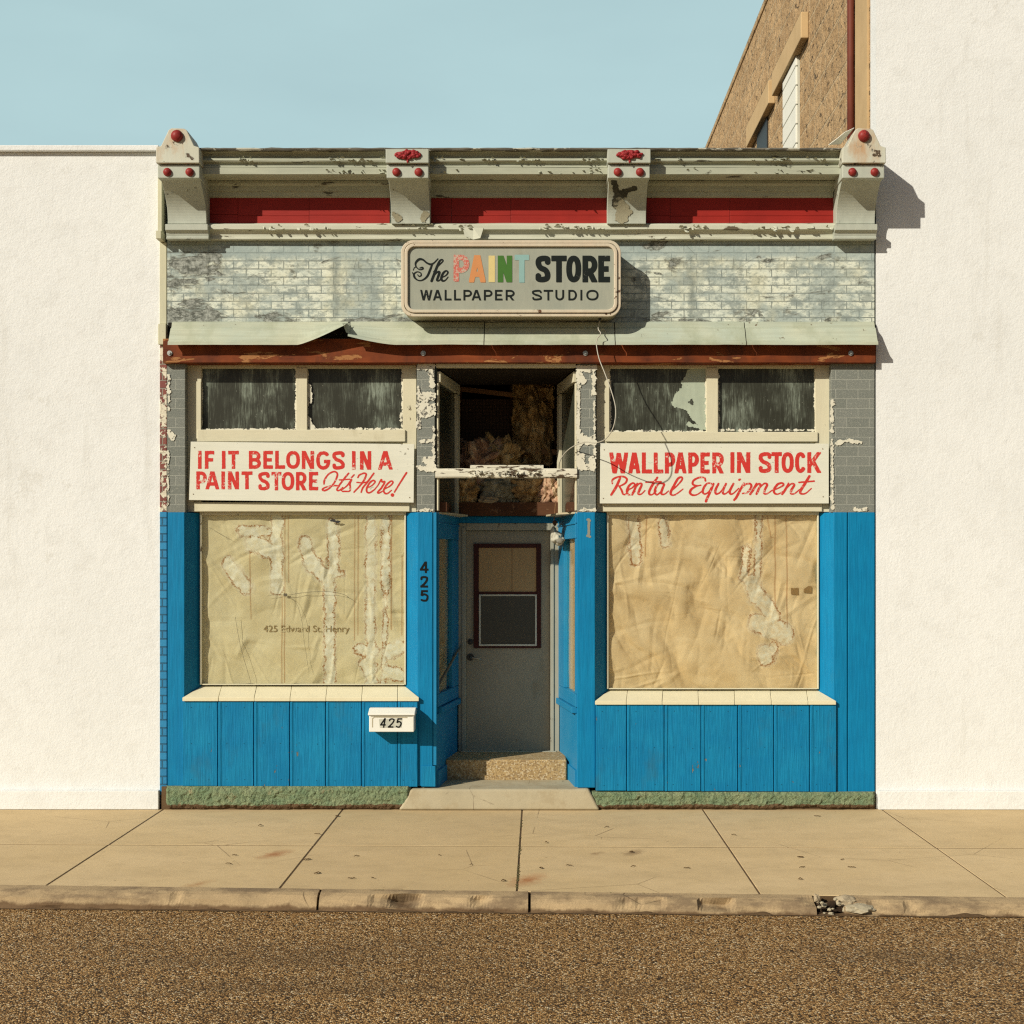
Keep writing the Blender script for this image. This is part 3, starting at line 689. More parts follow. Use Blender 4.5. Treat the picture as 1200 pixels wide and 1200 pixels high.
for a, b in ((-14, -7.9), (-7.89, -4.9), (-4.89, X(374, -3)), (X(376, -3)+.004, X(619, -3)), (X(621, -3)+.006, hole0), (hole1, 5.6), (5.61, 14)):
    k = kerb_seg(a, b); mb.add(k.v, k.f)
ko = mb.build('kerb', m_curb, smooth=False); struct(ko)
# soil washed into the gutter and into the break
mb = MB(); n = 700
for k in range(n+1):
    x = -8+16*k/n; y = yj(x); w = .012+.03*max(0, mnoise.fractal(Vector((x*2.3, 4, 0)), 1, 2, 4)+.1)
    hh = .004+.03*max(0, mnoise.fractal(Vector((x*4, 9, 0)), 1, 2, 4)+.05)
    mb.v += [(x, y-.13, rz(x)+hh), (x, y-.172, rz(x)+hh*.7), (x, y-.172-w, rz(x)+.003)]
for k in range(n): mb.f += [(3*k, 3*k+1, 3*k+4, 3*k+3), (3*k+1, 3*k+2, 3*k+5, 3*k+4)]
stuff(mb.build('gutter_dirt', m_dirt))
# moss and grit pushed up along the joints
mb = MB()
def mossline(pa, pb, n, r):
    for k in range(n):
        t = rng.random(); x = pa[0]+(pb[0]-pa[0])*t+rng.gauss(0, .004); y = pa[1]+(pb[1]-pa[1])*t+rng.gauss(0, .004)
        if mnoise.noise(Vector((x*2.3, y*2.3, 5)))+.6*mnoise.noise(Vector((x*11, y*11, 2))) < .12: continue
        mb.ball((x, y, .0), rng.uniform(.25, .9)*r, 1, (1.3, 1.1, .4), .4, 3, k)
mossline((-.13, -.4), (-.13, -2.95), 150, .010)
mossline((-1.05, yj(-1.05)), (.5, yj(.5)), 190, .012); mossline((-2.4, yj(-2.4)), (-1.9, yj(-1.9)), 50, .009); mossline((.5, yj(.5)), (1.0, yj(1)), 40, .009)
g = G('moss'); mmoss = g.out(g.mix(g.noise(40, 4, .6), (.05, .06, .015), (.12, .085, .03)), .95)
stuff(mb.build('joint_moss', mmoss))
# dark crack between wall and sidewalk is real: the plinth starts a finger above the slab
# dead leaves and twigs
leafspots = [(360, 1008, 0), (418, 1004, 1), (275, 1003, 1), (305, 968, 0), (372, 978, 1), (515, 1003, 1), (372, 1024, 0), (412, 1030, 1), (437, 1030, 1), (552, 1014, 1), (590, 1033, 0),
             (711, 970, 1), (740, 999, 0), (742, 1016, 1), (667, 1015, 1), (634, 1018, 0), (860, 979, 1), (938, 1005, 0), (940, 1017, 1), (938, 1031, 0), (987, 1008, 1), (998, 1017, 1), (805, 1018, 1), (640, 988, 0), (958, 957, 1), (395, 957, 0), (268, 1013, 1)]
mleaf = paint('dead_leaf', (.13, .075, .03), (.08, .045, .02), 30, .8, None, rough=.9)
leaf0 = None
for i, (px, py, tw) in enumerate(leafspots):
    dep = H*F/(py-CY); x = (px-CX)*dep/F; y = dep-D
    mb = MB(); L = rng.uniform(.010, .027); a = rng.uniform(-.5, .5)
    prof = []
    for k in range(9):
        t = k/8; w = (.003+.008*(1-tw))*math.sin(math.pi*min(1, t*.92+.04))*rng.uniform(.7, 1.2); zz = .003+.007*math.sin(t*3)*rng.random()
        prof.append((t, w, zz))
    for t, w, zz in prof:
        cx_, cy_ = x+(t-.5)*2*L*math.cos(a), y+(t-.5)*2*L*math.sin(a)*1.6
        mb.v += [(cx_-w*math.sin(a), cy_+w*1.6, zz+.004), (cx_, cy_, zz), (cx_+w*math.sin(a), cy_-w*1.6, zz+.005)]
    for k in range(8): mb.f += [(3*k, 3*k+3, 3*k+4, 3*k+1), (3*k+1, 3*k+4, 3*k+5, 3*k+2)]
    o = mb.build('dead_leaf', mleaf, smooth=True)
    tag(o, 'small dry brown leaf scrap lying on the tan sidewalk slabs', 'leaf', 'dead leaf scraps scattered on the sidewalk')
# rubble in the broken kerb
def chunk(px, py, r, mat, label, sq=(1, 1, .8), y=None, seed=1, z=None):
    yy = -3.2 if y is None else y
    c = (X(px, yy), yy, Z(py, yy) if z is None else z)
    o = MB().ball(c, r, 3, sq, .33, 1.5, seed, 4).build('concrete_chunk', mat)
    return tag(o, label, 'rubble', 'broken kerb pieces')
chunk(991, 1056, .050, m_whiterock, 'large pale concrete lump at the right side of the broken kerb gap', (1.3, 1, .72), -3.20, 3)
chunk(1007, 1065, .060, m_rubble, 'wedge of tan concrete leaning against the kerb right of the gap', (1.6, 1, .5), -3.27, 8)
chunk(957, 1053, .026, m_whiterock, 'small upright pale stone at the left edge of the kerb gap', (.8, .8, 1.15), -3.19, 12)
chunk(966, 1061, .016, m_rubble, 'dull grey fragment in the dark soil of the kerb gap', (1.2, 1, .8), -3.24, 21)
o = MB().ball((X(970, -3.2), -3.16, -.085), .12, 4, (1.25, .75, .42), .5, 2.5, 4, 6).build('gap_soil', paint('black_soil', (.022, .014, .008), (.05, .03, .016), 20, .9, rough=.95)); stuff(o)
for i, (px, py, r) in enumerate(((963, 1058, .011), (972, 1066, .012), (966, 1070, .010), (976, 1065, .009), (974, 1071, .012), (983, 1059, .012), (960, 1063, .009), (979, 1054, .010))):
    o = chunk(px, py, r*rng.uniform(.7, 1.2), m_rubble, 'pebble sized pale concrete crumb in the broken kerb gap', (1.2, 1, .8), -3.29+.02*(1072-py)/18, 30+i); o.name = 'concrete_crumb'; o['group'] = 'concrete crumbs in the kerb gap'
tag(MB().ball((X(531, -3.08), -3.09, rz(-.6)+.055), .02, 2, (1.4, 1, .9), .5, 1.2, 3).build('pebble', m_dirt), 'dark pebble lying against the worn kerb face below the door', 'pebble')

# ================================================================== STOREFRONT
B = thing('storefront_building', 'weathered one storey paint store with blue boarded front and painted brick parapet', 'store', (X(605), 0, 0))
XL, XR = X(196), 2.86
ZT = Z(176, -.30)                                     # roof line
# walls round the shop
MB().box(XL, XR, .0, .28, Z(404, 0), ZT-.03).build('brick_wall', m_brick, B)
for a in ((XL, XL+.25, .30, 9), (XR-.25, XR, .30, 9), (XL+.26, XR-.26, 8.8, 9)): MB().box(*a, -.1, 5.1).build('outer_wall', m_cbrick, B)
MB().box(XL, XR, .29, 9, 5.11, 5.25).build('roof', m_tar, B)

# ---- cornice
xa, xb = X(236, -.30), X(984, -.30)
def yz(y, py): return (y, Z(py, y))
def wav(amp, f=1.7, sd=0.0):
    return lambda x, i, y, z: (amp*mnoise.noise(Vector((x*f, i*1.3, sd))), amp*.7*mnoise.noise(Vector((x*f*1.3, i*2.1, sd+5))))
MB().profile([yz(-.375, 173.2), yz(-.382, 174.6), yz(-.375, 176.2), yz(-.33, 177.4), (.0, Z(177.4, -.33)), (.0, Z(173.2, -.375)+.01)], xa, xb, True, 160,
             lambda x, i, y, z: (.006*mnoise.fractal(Vector((x*5, i, 3)), 1, 2, 4), .004*mnoise.fractal(Vector((x*9, i*.8, 8)), 1, 2, 4))).build('cap_flashing', paint('cap_metal', (.15, .14, .11), (.06, .055, .045), 5, .8, (.55, .54, .44), 14, .54, rough=.6, stretch=(.4, 1, 1)), B)
cm = [yz(-.325, 177.6), yz(-.302, 180.5), yz(-.292, 183), yz(-.302, 184.5), yz(-.318, 186), yz(-.322, 188), yz(-.312, 190), yz(-.292, 191), yz(-.285, 192.2), yz(-.285, 193.8), yz(-.298, 194.2), yz(-.298, 196)]
z0 = cm[-1][1]
MB().profile(cm+[(-.02, z0), (-.02, cm[0][1]+.0)], xa, xb, True, 60, wav(.004)).build('crown_moulding', m_corn, B)
MB().profile([yz(-.305, 196.3), yz(-.305, 204), yz(-.125, 211.4), (-.02, Z(211.4, -.125)), (-.02, Z(196.3, -.305))], xa, xb, True, 60, wav(.003, 1.2, 4)).build('cornice_fascia', m_corn, B)
zs = Z(211.4, -.125)-.004
MB().profile([(-.125, zs), yz(-.125, 215), yz(-.085, 218), yz(-.078, 223.5), yz(-.052, 224.5), yz(-.045, 230), yz(-.03, 231.4), (-.005, Z(231.4, -.03)), (-.005, zs)], xa, xb, True, 20, wav(.002)).build('bed_moulding', m_corn, B)
for a, b in ((X(240), X(457)), (X(503), X(713)), (X(757), X(980))):
    m = MB(); zz0, zz1 = Z(263), Z(231)
    cuts = [a, a+(b-a)*rng.uniform(.1, .2), a+(b-a)*rng.uniform(.3, .6), b]
    for u, v in zip(cuts, cuts[1:]):
        zm = zz0+(zz1-zz0)*rng.uniform(.28, .36)
        m.box(u+.001, v-.001, -.012-rng.random()*.004, -.0005, zz0, zm-.001); m.box(u+.001, v-.001, -.010-rng.random()*.004, -.0005, zm+.001, zz1)
    m.build('frieze_panel', m_red, B, bevel=.002)
lp = [yz(-.02, 261.5), yz(-.085, 262.6), yz(-.098, 264), yz(-.098, 268.6), yz(-.088, 269.6), yz(-.070, 271), yz(-.055, 274), yz(-.052, 277.4), yz(-.060, 278.2), yz(-.060, 280.2), yz(-.045, 281)]
ledge = MB().profile(lp+[(-.001, lp[-1][1]), (-.001, lp[0][1])], X(241, -.1), X(980, -.1), True, 90, wav(.004, 2))
def flakes(mb, n, x0, x1, zf, yf, size, seed):
    r = random.Random(seed)
    for k in range(n):
        x = r.uniform(x0, x1)
        if mnoise.noise(Vector((x*1.7, seed, 0))) < .0: continue
        w, h = size*r.uniform(.5, 1.8), size*r.uniform(.25, .9); z = zf(r); y = yf
        up = r.random() < .35
        pts = [(x, y, z), (x+w*.5, y-.001, z+.003*r.random()), (x+w, y, z), (x+w*.85, y-r.uniform(.008, .028), z-(h if not up else -h*.4)), (x+w*.5, y-r.uniform(.012, .034), z-(h*1.1 if not up else -h*.6)), (x+w*.1, y-r.uniform(.006, .024), z-(h*.8 if not up else -h*.3))]
        mb.add(pts, [(0, 5, 4, 1), (1, 4, 3, 2)])
flakes(ledge, 150, X(245, -.1), X(975, -.1), lambda r: Z(r.uniform(264, 269), -.1), -.1, .030, 3)
flakes(ledge, 1, X(541, -.1), X(543, -.1), lambda r: Z(267, -.1), -.1, .12, 5)
ledge.build('cornice_ledge', paint('ledge_paint', (.52, .53, .43), (.44, .46, .36), 3, .6, (.15, .125, .08), 13, .655, grain=(5, 40, 40), grain_amt=.15, stretch=(.45, 1, 1.3)), B)
def xflakes(name, n, x0, x1, pys, y, size, seed, mat):
    mb = MB(); flakes(mb, n, x0, x1, lambda r: Z(r.uniform(*pys), y), y, size, seed); return mb
fl = xflakes('', 130, xa, xb, (185, 188), -.322, .022, 11, None); fl2 = xflakes('', 110, xa, xb, (197.5, 203), -.306, .018, 12, None); fl.add(fl2.v, fl2.f)
stuff(fl.build('peeling_paint', m_corn, B))

# ---- consoles
def console(px, end=0):
    cx_ = X(px, -.42); hw = .166
    label = None
    c = bpy.data.objects.new('console', None); COL.objects.link(c); c.location = (cx_, -.1, Z(262)); attach_loc(c, B)
    x0, x1 = cx_-hw, cx_+hw
    # curved body, a solid swept sideways
    zt_, zb_ = Z(208.4, -.40), Z(262.5, -.12)
    pr = [(-.002, zt_), (-.36, zt_)]
    for k in range(15):
        t = k/14; pr.append((-.13-.215*(1-t)**2.3, zt_-(zt_-zb_)*(.02+.98*t)))
    pr += [(-.002, zb_)]
    m = MB(); m.profile([(y, z) for y, z in pr][::-1], x0+.004, x1-.004, True, 1)
    m.build('console_body', m_cons, c, bevel=.004)
    if end:
        m = MB().profile([(-.002, Z(281, -.06)), yz(-.12, 280.4), yz(-.125, 278), yz(-.115, 277.4), yz(-.125, 273), yz(-.155, 269.4), yz(-.155, 262.5), (-.002, Z(262.5, -.155))], x0-.012, x1+.012, True, 1)
        m.build('console_base', m_cons, c, bevel=.003)
    yb = -.425
    MB().box(x0-.006, x1+.006, yb+.012, -.002, Z(208.2, yb), Z(192.6, yb)).build('console_block', m_cons, c, bevel=.006)
    yt_ = -.445
    if not end:
        MB().box(x0-.010, x1+.010, yt_, -.002, Z(190.8, yt_), Z(174.6, yt_)).box(x0+.01, x1-.01, yb+.03, -.003, Z(192.5, yb), Z(190.9, yb)).build('console_cap', m_cons, c, bevel=.005)
    else:
        zl, zm, zh = Z(190.8, yt_), Z(172.5, yt_), Z(150.5, yt_)
        p0, p1 = cx_-.012, .072
        poly = [(x0-.012, zl), (x1+.012, zl), (x1+.010, zm), (cx_+.135, zm+.012), (cx_+.074, zh-.012), (cx_+.05, zh), (cx_-.05, zh+.003), (cx_-.074, zh-.012), (cx_-.135, zm+.012), (x0-.010, zm)]
        MB().extrude_xz(poly, yt_, -.10).box(x0+.01, x1-.01, yb+.03, -.003, Z(192.5, yb), Z(190.9, yb)).build('finial', m_finial, c, bevel=.006)
        r = MB().ball((cx_-.004, yt_-.006, Z(159.5, yt_)), .049, 3, (1, .8, 1), .05, 2, px); r.build('knob', m_redball, c, smooth=True)
    for s in (-1, 1):
        MB().ball((cx_+s*.091, yb+.008, Z(201.3, yb)), .0345, 3, (1, .85, 1), .04, 2, px+s).build('knob', m_redball, c, smooth=True)
    if not end:
        m = MB(); r = random.Random(px); zc = Z(181.6, yt_)
        for k in range(46):
            u = r.uniform(-1, 1); v = r.uniform(-1, 1)*math.sqrt(max(.05, 1-abs(u)**1.5))
            m.ball((cx_+.004+u*.098, yt_-.006-.014*(1-u*u)*(1-v*v), zc+v*.036), r.uniform(.009, .017), 2, (1.2, .9, .9), .45, 2.2, k)
        m.ball((cx_, yt_-.006, zc), .055, 3, (1.55, .3, .68), .25, 2, 4)
        m.ball((cx_+.004, yt_-.004, zc-.05), .012, 2, (.8, .7, 1.6), .3, 2, 4)
        m.build('rosette', m_rosette, c, smooth=True)
    return c
def attach_loc(o, p):
    WORLD[o.name] = o.location.copy(); o.parent = p; o.location = o.location-WORLD[p.name]
c_l = console(209, 1); c1 = console(477.5); c2 = console(737); c_r = console(1012, 1)
# bared metal and stripped patches, laid on the curve of the bracket
_zt, _zb = Z(208.4, -.40), Z(262.5, -.12); _tab = []
for k in range(121):
    t = k/120; y_, z_ = -.13-.215*(1-t)**2.3, _zt-(_zt-_zb)*(.02+.98*t); _tab.append((CY-(z_-H)*F/(D+y_), y_, z_))
def onbody(px, py):
    pys = [q_[0] for q_ in _tab]; y_ = float(np.interp(py, pys, [q_[1] for q_ in _tab])); z_ = float(np.interp(py, pys, [q_[2] for q_ in _tab]))
    return (X(px, y_), y_-.006, z_)
m_bare = paint('bare_dark_metal', (.03, .03, .022), (.07, .065, .045), 30, .8)
m_grit = concrete_mat('gritty_patch', (.34, .32, .22), (.26, .24, .16), .9, False, .8)
flat([{'p': [(720, 214), (722, 222), (722, 231), (720, 240)], 'r': 3.4}, {'p': [(724, 227), (735, 224), (745, 221)], 'r': 2.6}, {'p': [(726, 230), (733, 228)], 'r': 3.5}], onbody, .45, 2.0, .35, 3).build('stripped_patch', m_bare, c2)
flat([{'p': [(726, 240), (731, 246), (728, 255)], 'r': 7}, {'p': [(735, 251), (738, 248)], 'r': 3}], onbody, .45, 3.0, .3, 8).build('stripped_patch', m_grit, c2)
for st_ in ([(462, 252), (468, 257)], [(499, 250), (496, 257)]):
    flat([{'p': st_, 'r': 3.2}], onbody, .45, 2.5, .4, 2).build('stripped_patch', m_grit, c1)
# loose sheet of metal at the right hand finial
flp = MB().add([(X(971, -.25), -.25, Z(170, -.25)), (X(985, -.22), -.22, Z(169, -.22)), (X(1001, -.30), -.30, Z(150, -.30)), (X(990, -.33), -.33, Z(155, -.33)), (X(983, -.3), -.3, Z(161, -.3))], [(0, 1, 2, 3, 4)])
o = flp.build('loose_flashing', m_boardup, B); sm = o.modifiers.new('solid', 'SOLIDIFY'); sm.thickness = .004

# ---- flashing strip with the bent-up flap
def flashing(x0, x1, step=0.0, bend=True):
    n = max(2, int((x1-x0)/.012)); vs = []; fs = []
    for k in range(n+1):
        x = x0+(x1-x0)*k/n; px = CX+x*F/(D-.1)
        wv = .004*mnoise.noise(Vector((x*2.1, 3, 1)))+.003*mnoise.noise(Vector((x*6, 1, 7)))
        up = 0.0
        if bend:
            if 350 < px <= 407: up = ((px-350)/57)**1.25
            elif 407 < px < 466: up = .46*(1-(px-407)/59)**1.5
        a = [(-.006, Z(377, 0)), (-.030, Z(378, -.03)), (-.045, Z(383.5, -.045)), (-.075, Z(385, -.075)), (-.140, Z(399, -.14)), (-.166, Z(400.5, -.166)), (-.168, Z(404, -.168))]
        tgt = [(-.006, Z(377, 0)), (-.022, Z(377, -.02)), (-.045, Z(377.6, -.045)), (-.075, Z(378.2, -.075)), (-.17, Z(379.5, -.17)), (-.225, Z(380, -.225)), (-.250, Z(380.5, -.250))]
        for (ya, za), (yb_, zb_) in zip(a, tgt):
            vs.append((x, ya+(yb_-ya)*up+wv-step, za+(zb_-za)*up+wv*.8))
    m = 7
    for k in range(n):
        for i in range(m-1): fs.append((k*m+i, k*m+i+1, (k+1)*m+i+1, (k+1)*m+i))
    return MB().add(vs, fs)
for i, (a, b) in enumerate(((199, 407), (409.5, 567), (568, 720), (721, 873), (874, 1027))):
    o = flashing(X(a, -.1), X(b, -.1), .003*(i % 2)).build('flashing', m_flash, B, smooth=False); sm = o.modifiers.new('solid', 'SOLIDIFY'); sm.thickness = .0025; sm.offset = -1
# loose tab where the strip is torn
o = MB().add([(X(402, -.12), -.16, Z(379, -.16)), (X(410, -.12), -.11, Z(378, -.12)), (X(410, -.12), -.16, Z(391, -.16)), (X(407, -.12), -.175, Z(390, -.175))], [(0, 1, 2, 3)]).build('torn_tab', m_flash, B)
MB().pbox(197, 1025, 378, 396.5, -.004, -.0005).build('tar_paper', m_tar, B)
bm_ = MB().profile([yz(-.068, 397), yz(-.070, 424.6), (-.064, Z(425, -.070)), (.27, Z(425, -.070)), (.27, Z(404.8, 0)), (-.003, Z(404.8, 0)), (-.003, Z(397, -.068))], X(192, -.04), X(1025, -.04), True, 120, wav(.003, 3))
beam = bm_.build('beam', m_beam, B)
for px in (199, 496, 686, 997):
    yb = -.072
    m = MB(); cx_, cz_ = X(px, yb), Z(414, yb)
    m.tube([(cx_, yb, cz_), (cx_, yb-.006, cz_)], .022, 16).tube([(cx_, yb-.005, cz_), (cx_, yb-.018, cz_)], .011, 6)
    m.build('bolt', m_bolt, beam, bevel=.001)

# ---- upper piers of grey shingle siding
pier = {}
for nm, a, b in (('l', 196, 217), ('cl', 488.5, 509.5), ('cr', 676.5, 698.5), ('r', 974, 1025)):
    pier[nm] = MB().box(X(a), X(b), 0, .26, Z(600.5), Z(425.4)).build('siding_pier', m_siding, B, bevel=.004)
def flk(name, strokes, y, seed, parent, mat=None, rough=2.2, cell=.45, rf=.35):
    o = flat(strokes, at(y), cell, rough, rf, seed).build(name, mat or m_chipw, parent)
    s_ = o.modifiers.new('solid', 'SOLIDIFY'); s_.thickness = .0025; s_.offset = 1; stuff(o)
    return o
yf = -.0045
flk('paint_remnant', [{'p': [(492, 430), (507, 430)], 'r': 3.5}, {'p': [(505, 430), (506.5, 452)], 'r': 3}, {'p': [(494, 465), (506, 465)], 'r': 5.5}, {'p': [(492, 476), (506, 478)], 'r': 5}, {'p': [(493, 486), (506, 485)], 'r': 4}, {'p': [(490.5, 455), (490.5, 500)], 'r': 2.2}, {'p': [(491, 518), (507, 516)], 'r': 2}, {'p': [(501, 540), (506, 548)], 'r': 5.5}, {'p': [(490.5, 547), (507, 551)], 'r': 3.2}, {'p': [(508, 500), (508, 545)], 'r': 1.4}, {'p': [(490, 598), (507, 597.5)], 'r': 1.6}], yf, 3, pier['cl'])
flk('paint_remnant', [{'p': [(679, 431), (695, 432)], 'r': 4.5}, {'p': [(680, 440), (683, 446)], 'r': 4}, {'p': [(678, 430), (678, 545)], 'r': 1.9}, {'p': [(695.5, 432), (696, 462)], 'r': 2}, {'p': [(680, 512), (696, 519)], 'r': 4.2}, {'p': [(680, 516), (688, 514)], 'r': 3.5}, {'p': [(680, 535), (681, 545)], 'r': 5}, {'p': [(694, 537), (695, 549)], 'r': 4}, {'p': [(680, 548), (692, 547)], 'r': 3.2}, {'p': [(696.5, 470), (696.5, 540)], 'r': 1.0}, {'p': [(679, 598), (697, 597)], 'r': 1.6}], yf, 7, pier['cr'])
flk('paint_remnant', [{'p': [(981, 519), (994, 516), (1008, 518)], 'r': 2}, {'p': [(975, 470), (975, 505)], 'r': 1.8}, {'p': [(975, 515), (975.5, 595)], 'r': 1.3}, {'p': [(1003, 597), (1014, 597)], 'r': 2}], yf, 11, pier['r'])
flk('paint_remnant', [{'p': [(197.5, 440), (197.5, 480)], 'r': 1.5}, {'p': [(199, 508), (202, 512)], 'r': 4}, {'p': [(197, 530), (197, 590)], 'r': 1.2}], yf, 13, pier['l'])

# ---- transom windows over the two show windows
def transom(x0, x1, panes, mats):
    t = bpy.data.objects.new('transom_window', None); COL.objects.link(t); t.location = (X((x0+x1)/2), .05, Z(517)); attach_loc(t, B)
    y = .085; m = MB()
    p0, p1 = panes
    m.pbox(x0, p0[0], 425.6, 600, y, .17); m.pbox(p0[1], p1[0], p0[2]-.5, p0[3]+.5, y-.004, .165); m.pbox(p1[1], x1, 425.6, 600, y, .17)
    m.pbox(p0[0]+.1, p1[1]-.1, 425.6, p0[2], y+.002, .165)
    m.build('frame', m_creamv, t, bevel=.004)
    m = MB(); m.pbox(p0[0]-5, p1[1]+3, p0[3], 517.6, y-.018, .16)
    m.build('bottom_rail', m_cream, t, bevel=.005)
    m = MB(); m.pbox(p0[0]+.1, p1[1]-.1, 518, 587, y+.012, .16); m.build('backing_board', m_cream, t)
    m = MB(); m.pbox(p0[0]-9, p1[1]+8, 588.5, 599.5, y-.020, .15); m.build('lower_rail', m_cream, t, bevel=.005)
    # narrow sash strip down the left jamb
    MB().pbox(p0[0]-6, p0[0]-.6, 447, 514, y-.012, y-.001).build('jamb_strip', m_creamv, t, bevel=.002)
    for (a, b, c, d), mt in zip(panes, mats):
        gy = .122
        pn = MB().box(X(a-2, gy), X(b+2, gy), gy, gy+.006, Z(d+3, gy), Z(c-3, gy)).build('pane', mt, t)
        # ragged putty round the glass
        st = [{'p': [(a+.4, c), (a+.4, d)], 'r': .9}, {'p': [(a, d-.4), (b, d-.4)], 'r': 1.1}, {'p': [(b-.4, c), (b-.4, d)], 'r': .9}]
        flat(st, at(gy-.012), .5, 1.5, .45, a).build('putty', m_chipw, pn)
    return t
tL = transom(217.5, 488, ((236, 347, 431.5, 503.5), (360, 472, 431.5, 503.5)), m_streaks[:2])
tR = transom(699, 973, ((714.5, 828, 431.5, 506), (841.5, 955.5, 431.5, 504.5)), m_streaks[2:])
rp = [c for c in tR.children if c.name.startswith('pane')][0]
flat([{'p': [(814, 438), (803, 462), (797, 470)], 'r': 9, 'clip': (780, 431, 828, 504)}, {'p': [(822, 436), (820, 484)], 'r': 9, 'clip': (780, 431, 828, 504)}, {'p': [(803, 472), (822, 496)], 'r': 5, 'clip': (780, 431, 828, 504)}, {'p': [(825, 436), (824, 500)], 'r': 6, 'clip': (780, 431, 828, 504)}, {'p': [(808, 498), (826, 502)], 'r': 2.5, 'clip': (780, 431, 828, 504)}], at(.120), .5, 2.2, .3, 4).build('pale_patch', m_palepane, rp)
lp_ = [c for c in tL.children if c.name.startswith('pane')]
for st_, r_ in (([(362, 452), (364, 470)], 2.5), ([(361, 492), (366, 502)], 3), ([(471, 486), (470, 492)], 2)):
    flat([{'p': st_, 'r': r_}], at(.107), .5, 2, .4, 6).build('putty_lump', m_chipw, lp_[1])

# ---- show windows
def show_window(glass, px0, px1, py0, py1, mat_frame):
    w = bpy.data.objects.new('show_window', None); COL.objects.link(w); w.location = (X((px0+px1)/2), .15, Z(py1)); attach_loc(w, B)
    gy = .122
    m = MB(); m.pbox(px0-2.4, px0-.4, py0-3, py1-.6, gy-.012, gy+.03); m.pbox(px1+.4, px1+2.2, py0-3, py1-.6, gy-.012, gy+.03)
    m.pbox(px0-.3, px1+.3, py0-3, py0+.5, gy-.012, gy+.03); m.pbox(px0-.3, px1+.3, py1-1.6, py1-.2, gy-.004, gy+.03)
    m.build('frame', m_creamv, w, bevel=.003)
    p = MB().box(X(px0-1, gy), X(px1+1, gy), gy, gy+.005, Z(py1+1, gy), Z(py0-1, gy)).build('pane', m_glass, w)
    return w, p
wL, pL = show_window(0, 236.5, 473.5, 603, 803, 0)
wR, pR = show_window(0, 713.5, 957.5, 603, 808, 0)
mcrack = G('glass_crack').out((.10, .09, .06), .3)
def crack(pts, r=.0011):
    sp = spline([(a, b) for a, b in pts], 6); y = .1195
    MB().tube([(X(a, y), y, Z(b, y)) for a, b in sp], r, 5).build('crack', mcrack, pL)
q = lambda *a: [(180+x/3.243, 590+y/3.243) for x, y in a]
crack(q((500, 350), (580, 338), (660, 335), (720, 345), (748, 362)), .0016); crack(q((500, 350), (540, 375), (562, 440), (572, 520), (590, 640))); crack(q((498, 348), (470, 345), (430, 352)))
crack(q((310, 430), (330, 540), (370, 682)), .0014); crack(q((210, 90), (270, 125), (300, 140)), .0009)
flat([{'p': [(335.5, 697), (334, 697)], 'r': 1.6}], at(.1192), .3, .8, .8, 3).build('impact_mark', mcrack, pL)
flat([{'p': [(388, 610.5), (398, 611.5)], 'r': 1.1}, {'p': [(387, 610), (392, 609.5)], 'r': 1.0}], at(.1192), .3, .7, .6, 3).build('dark_scrap', m_black, pL)

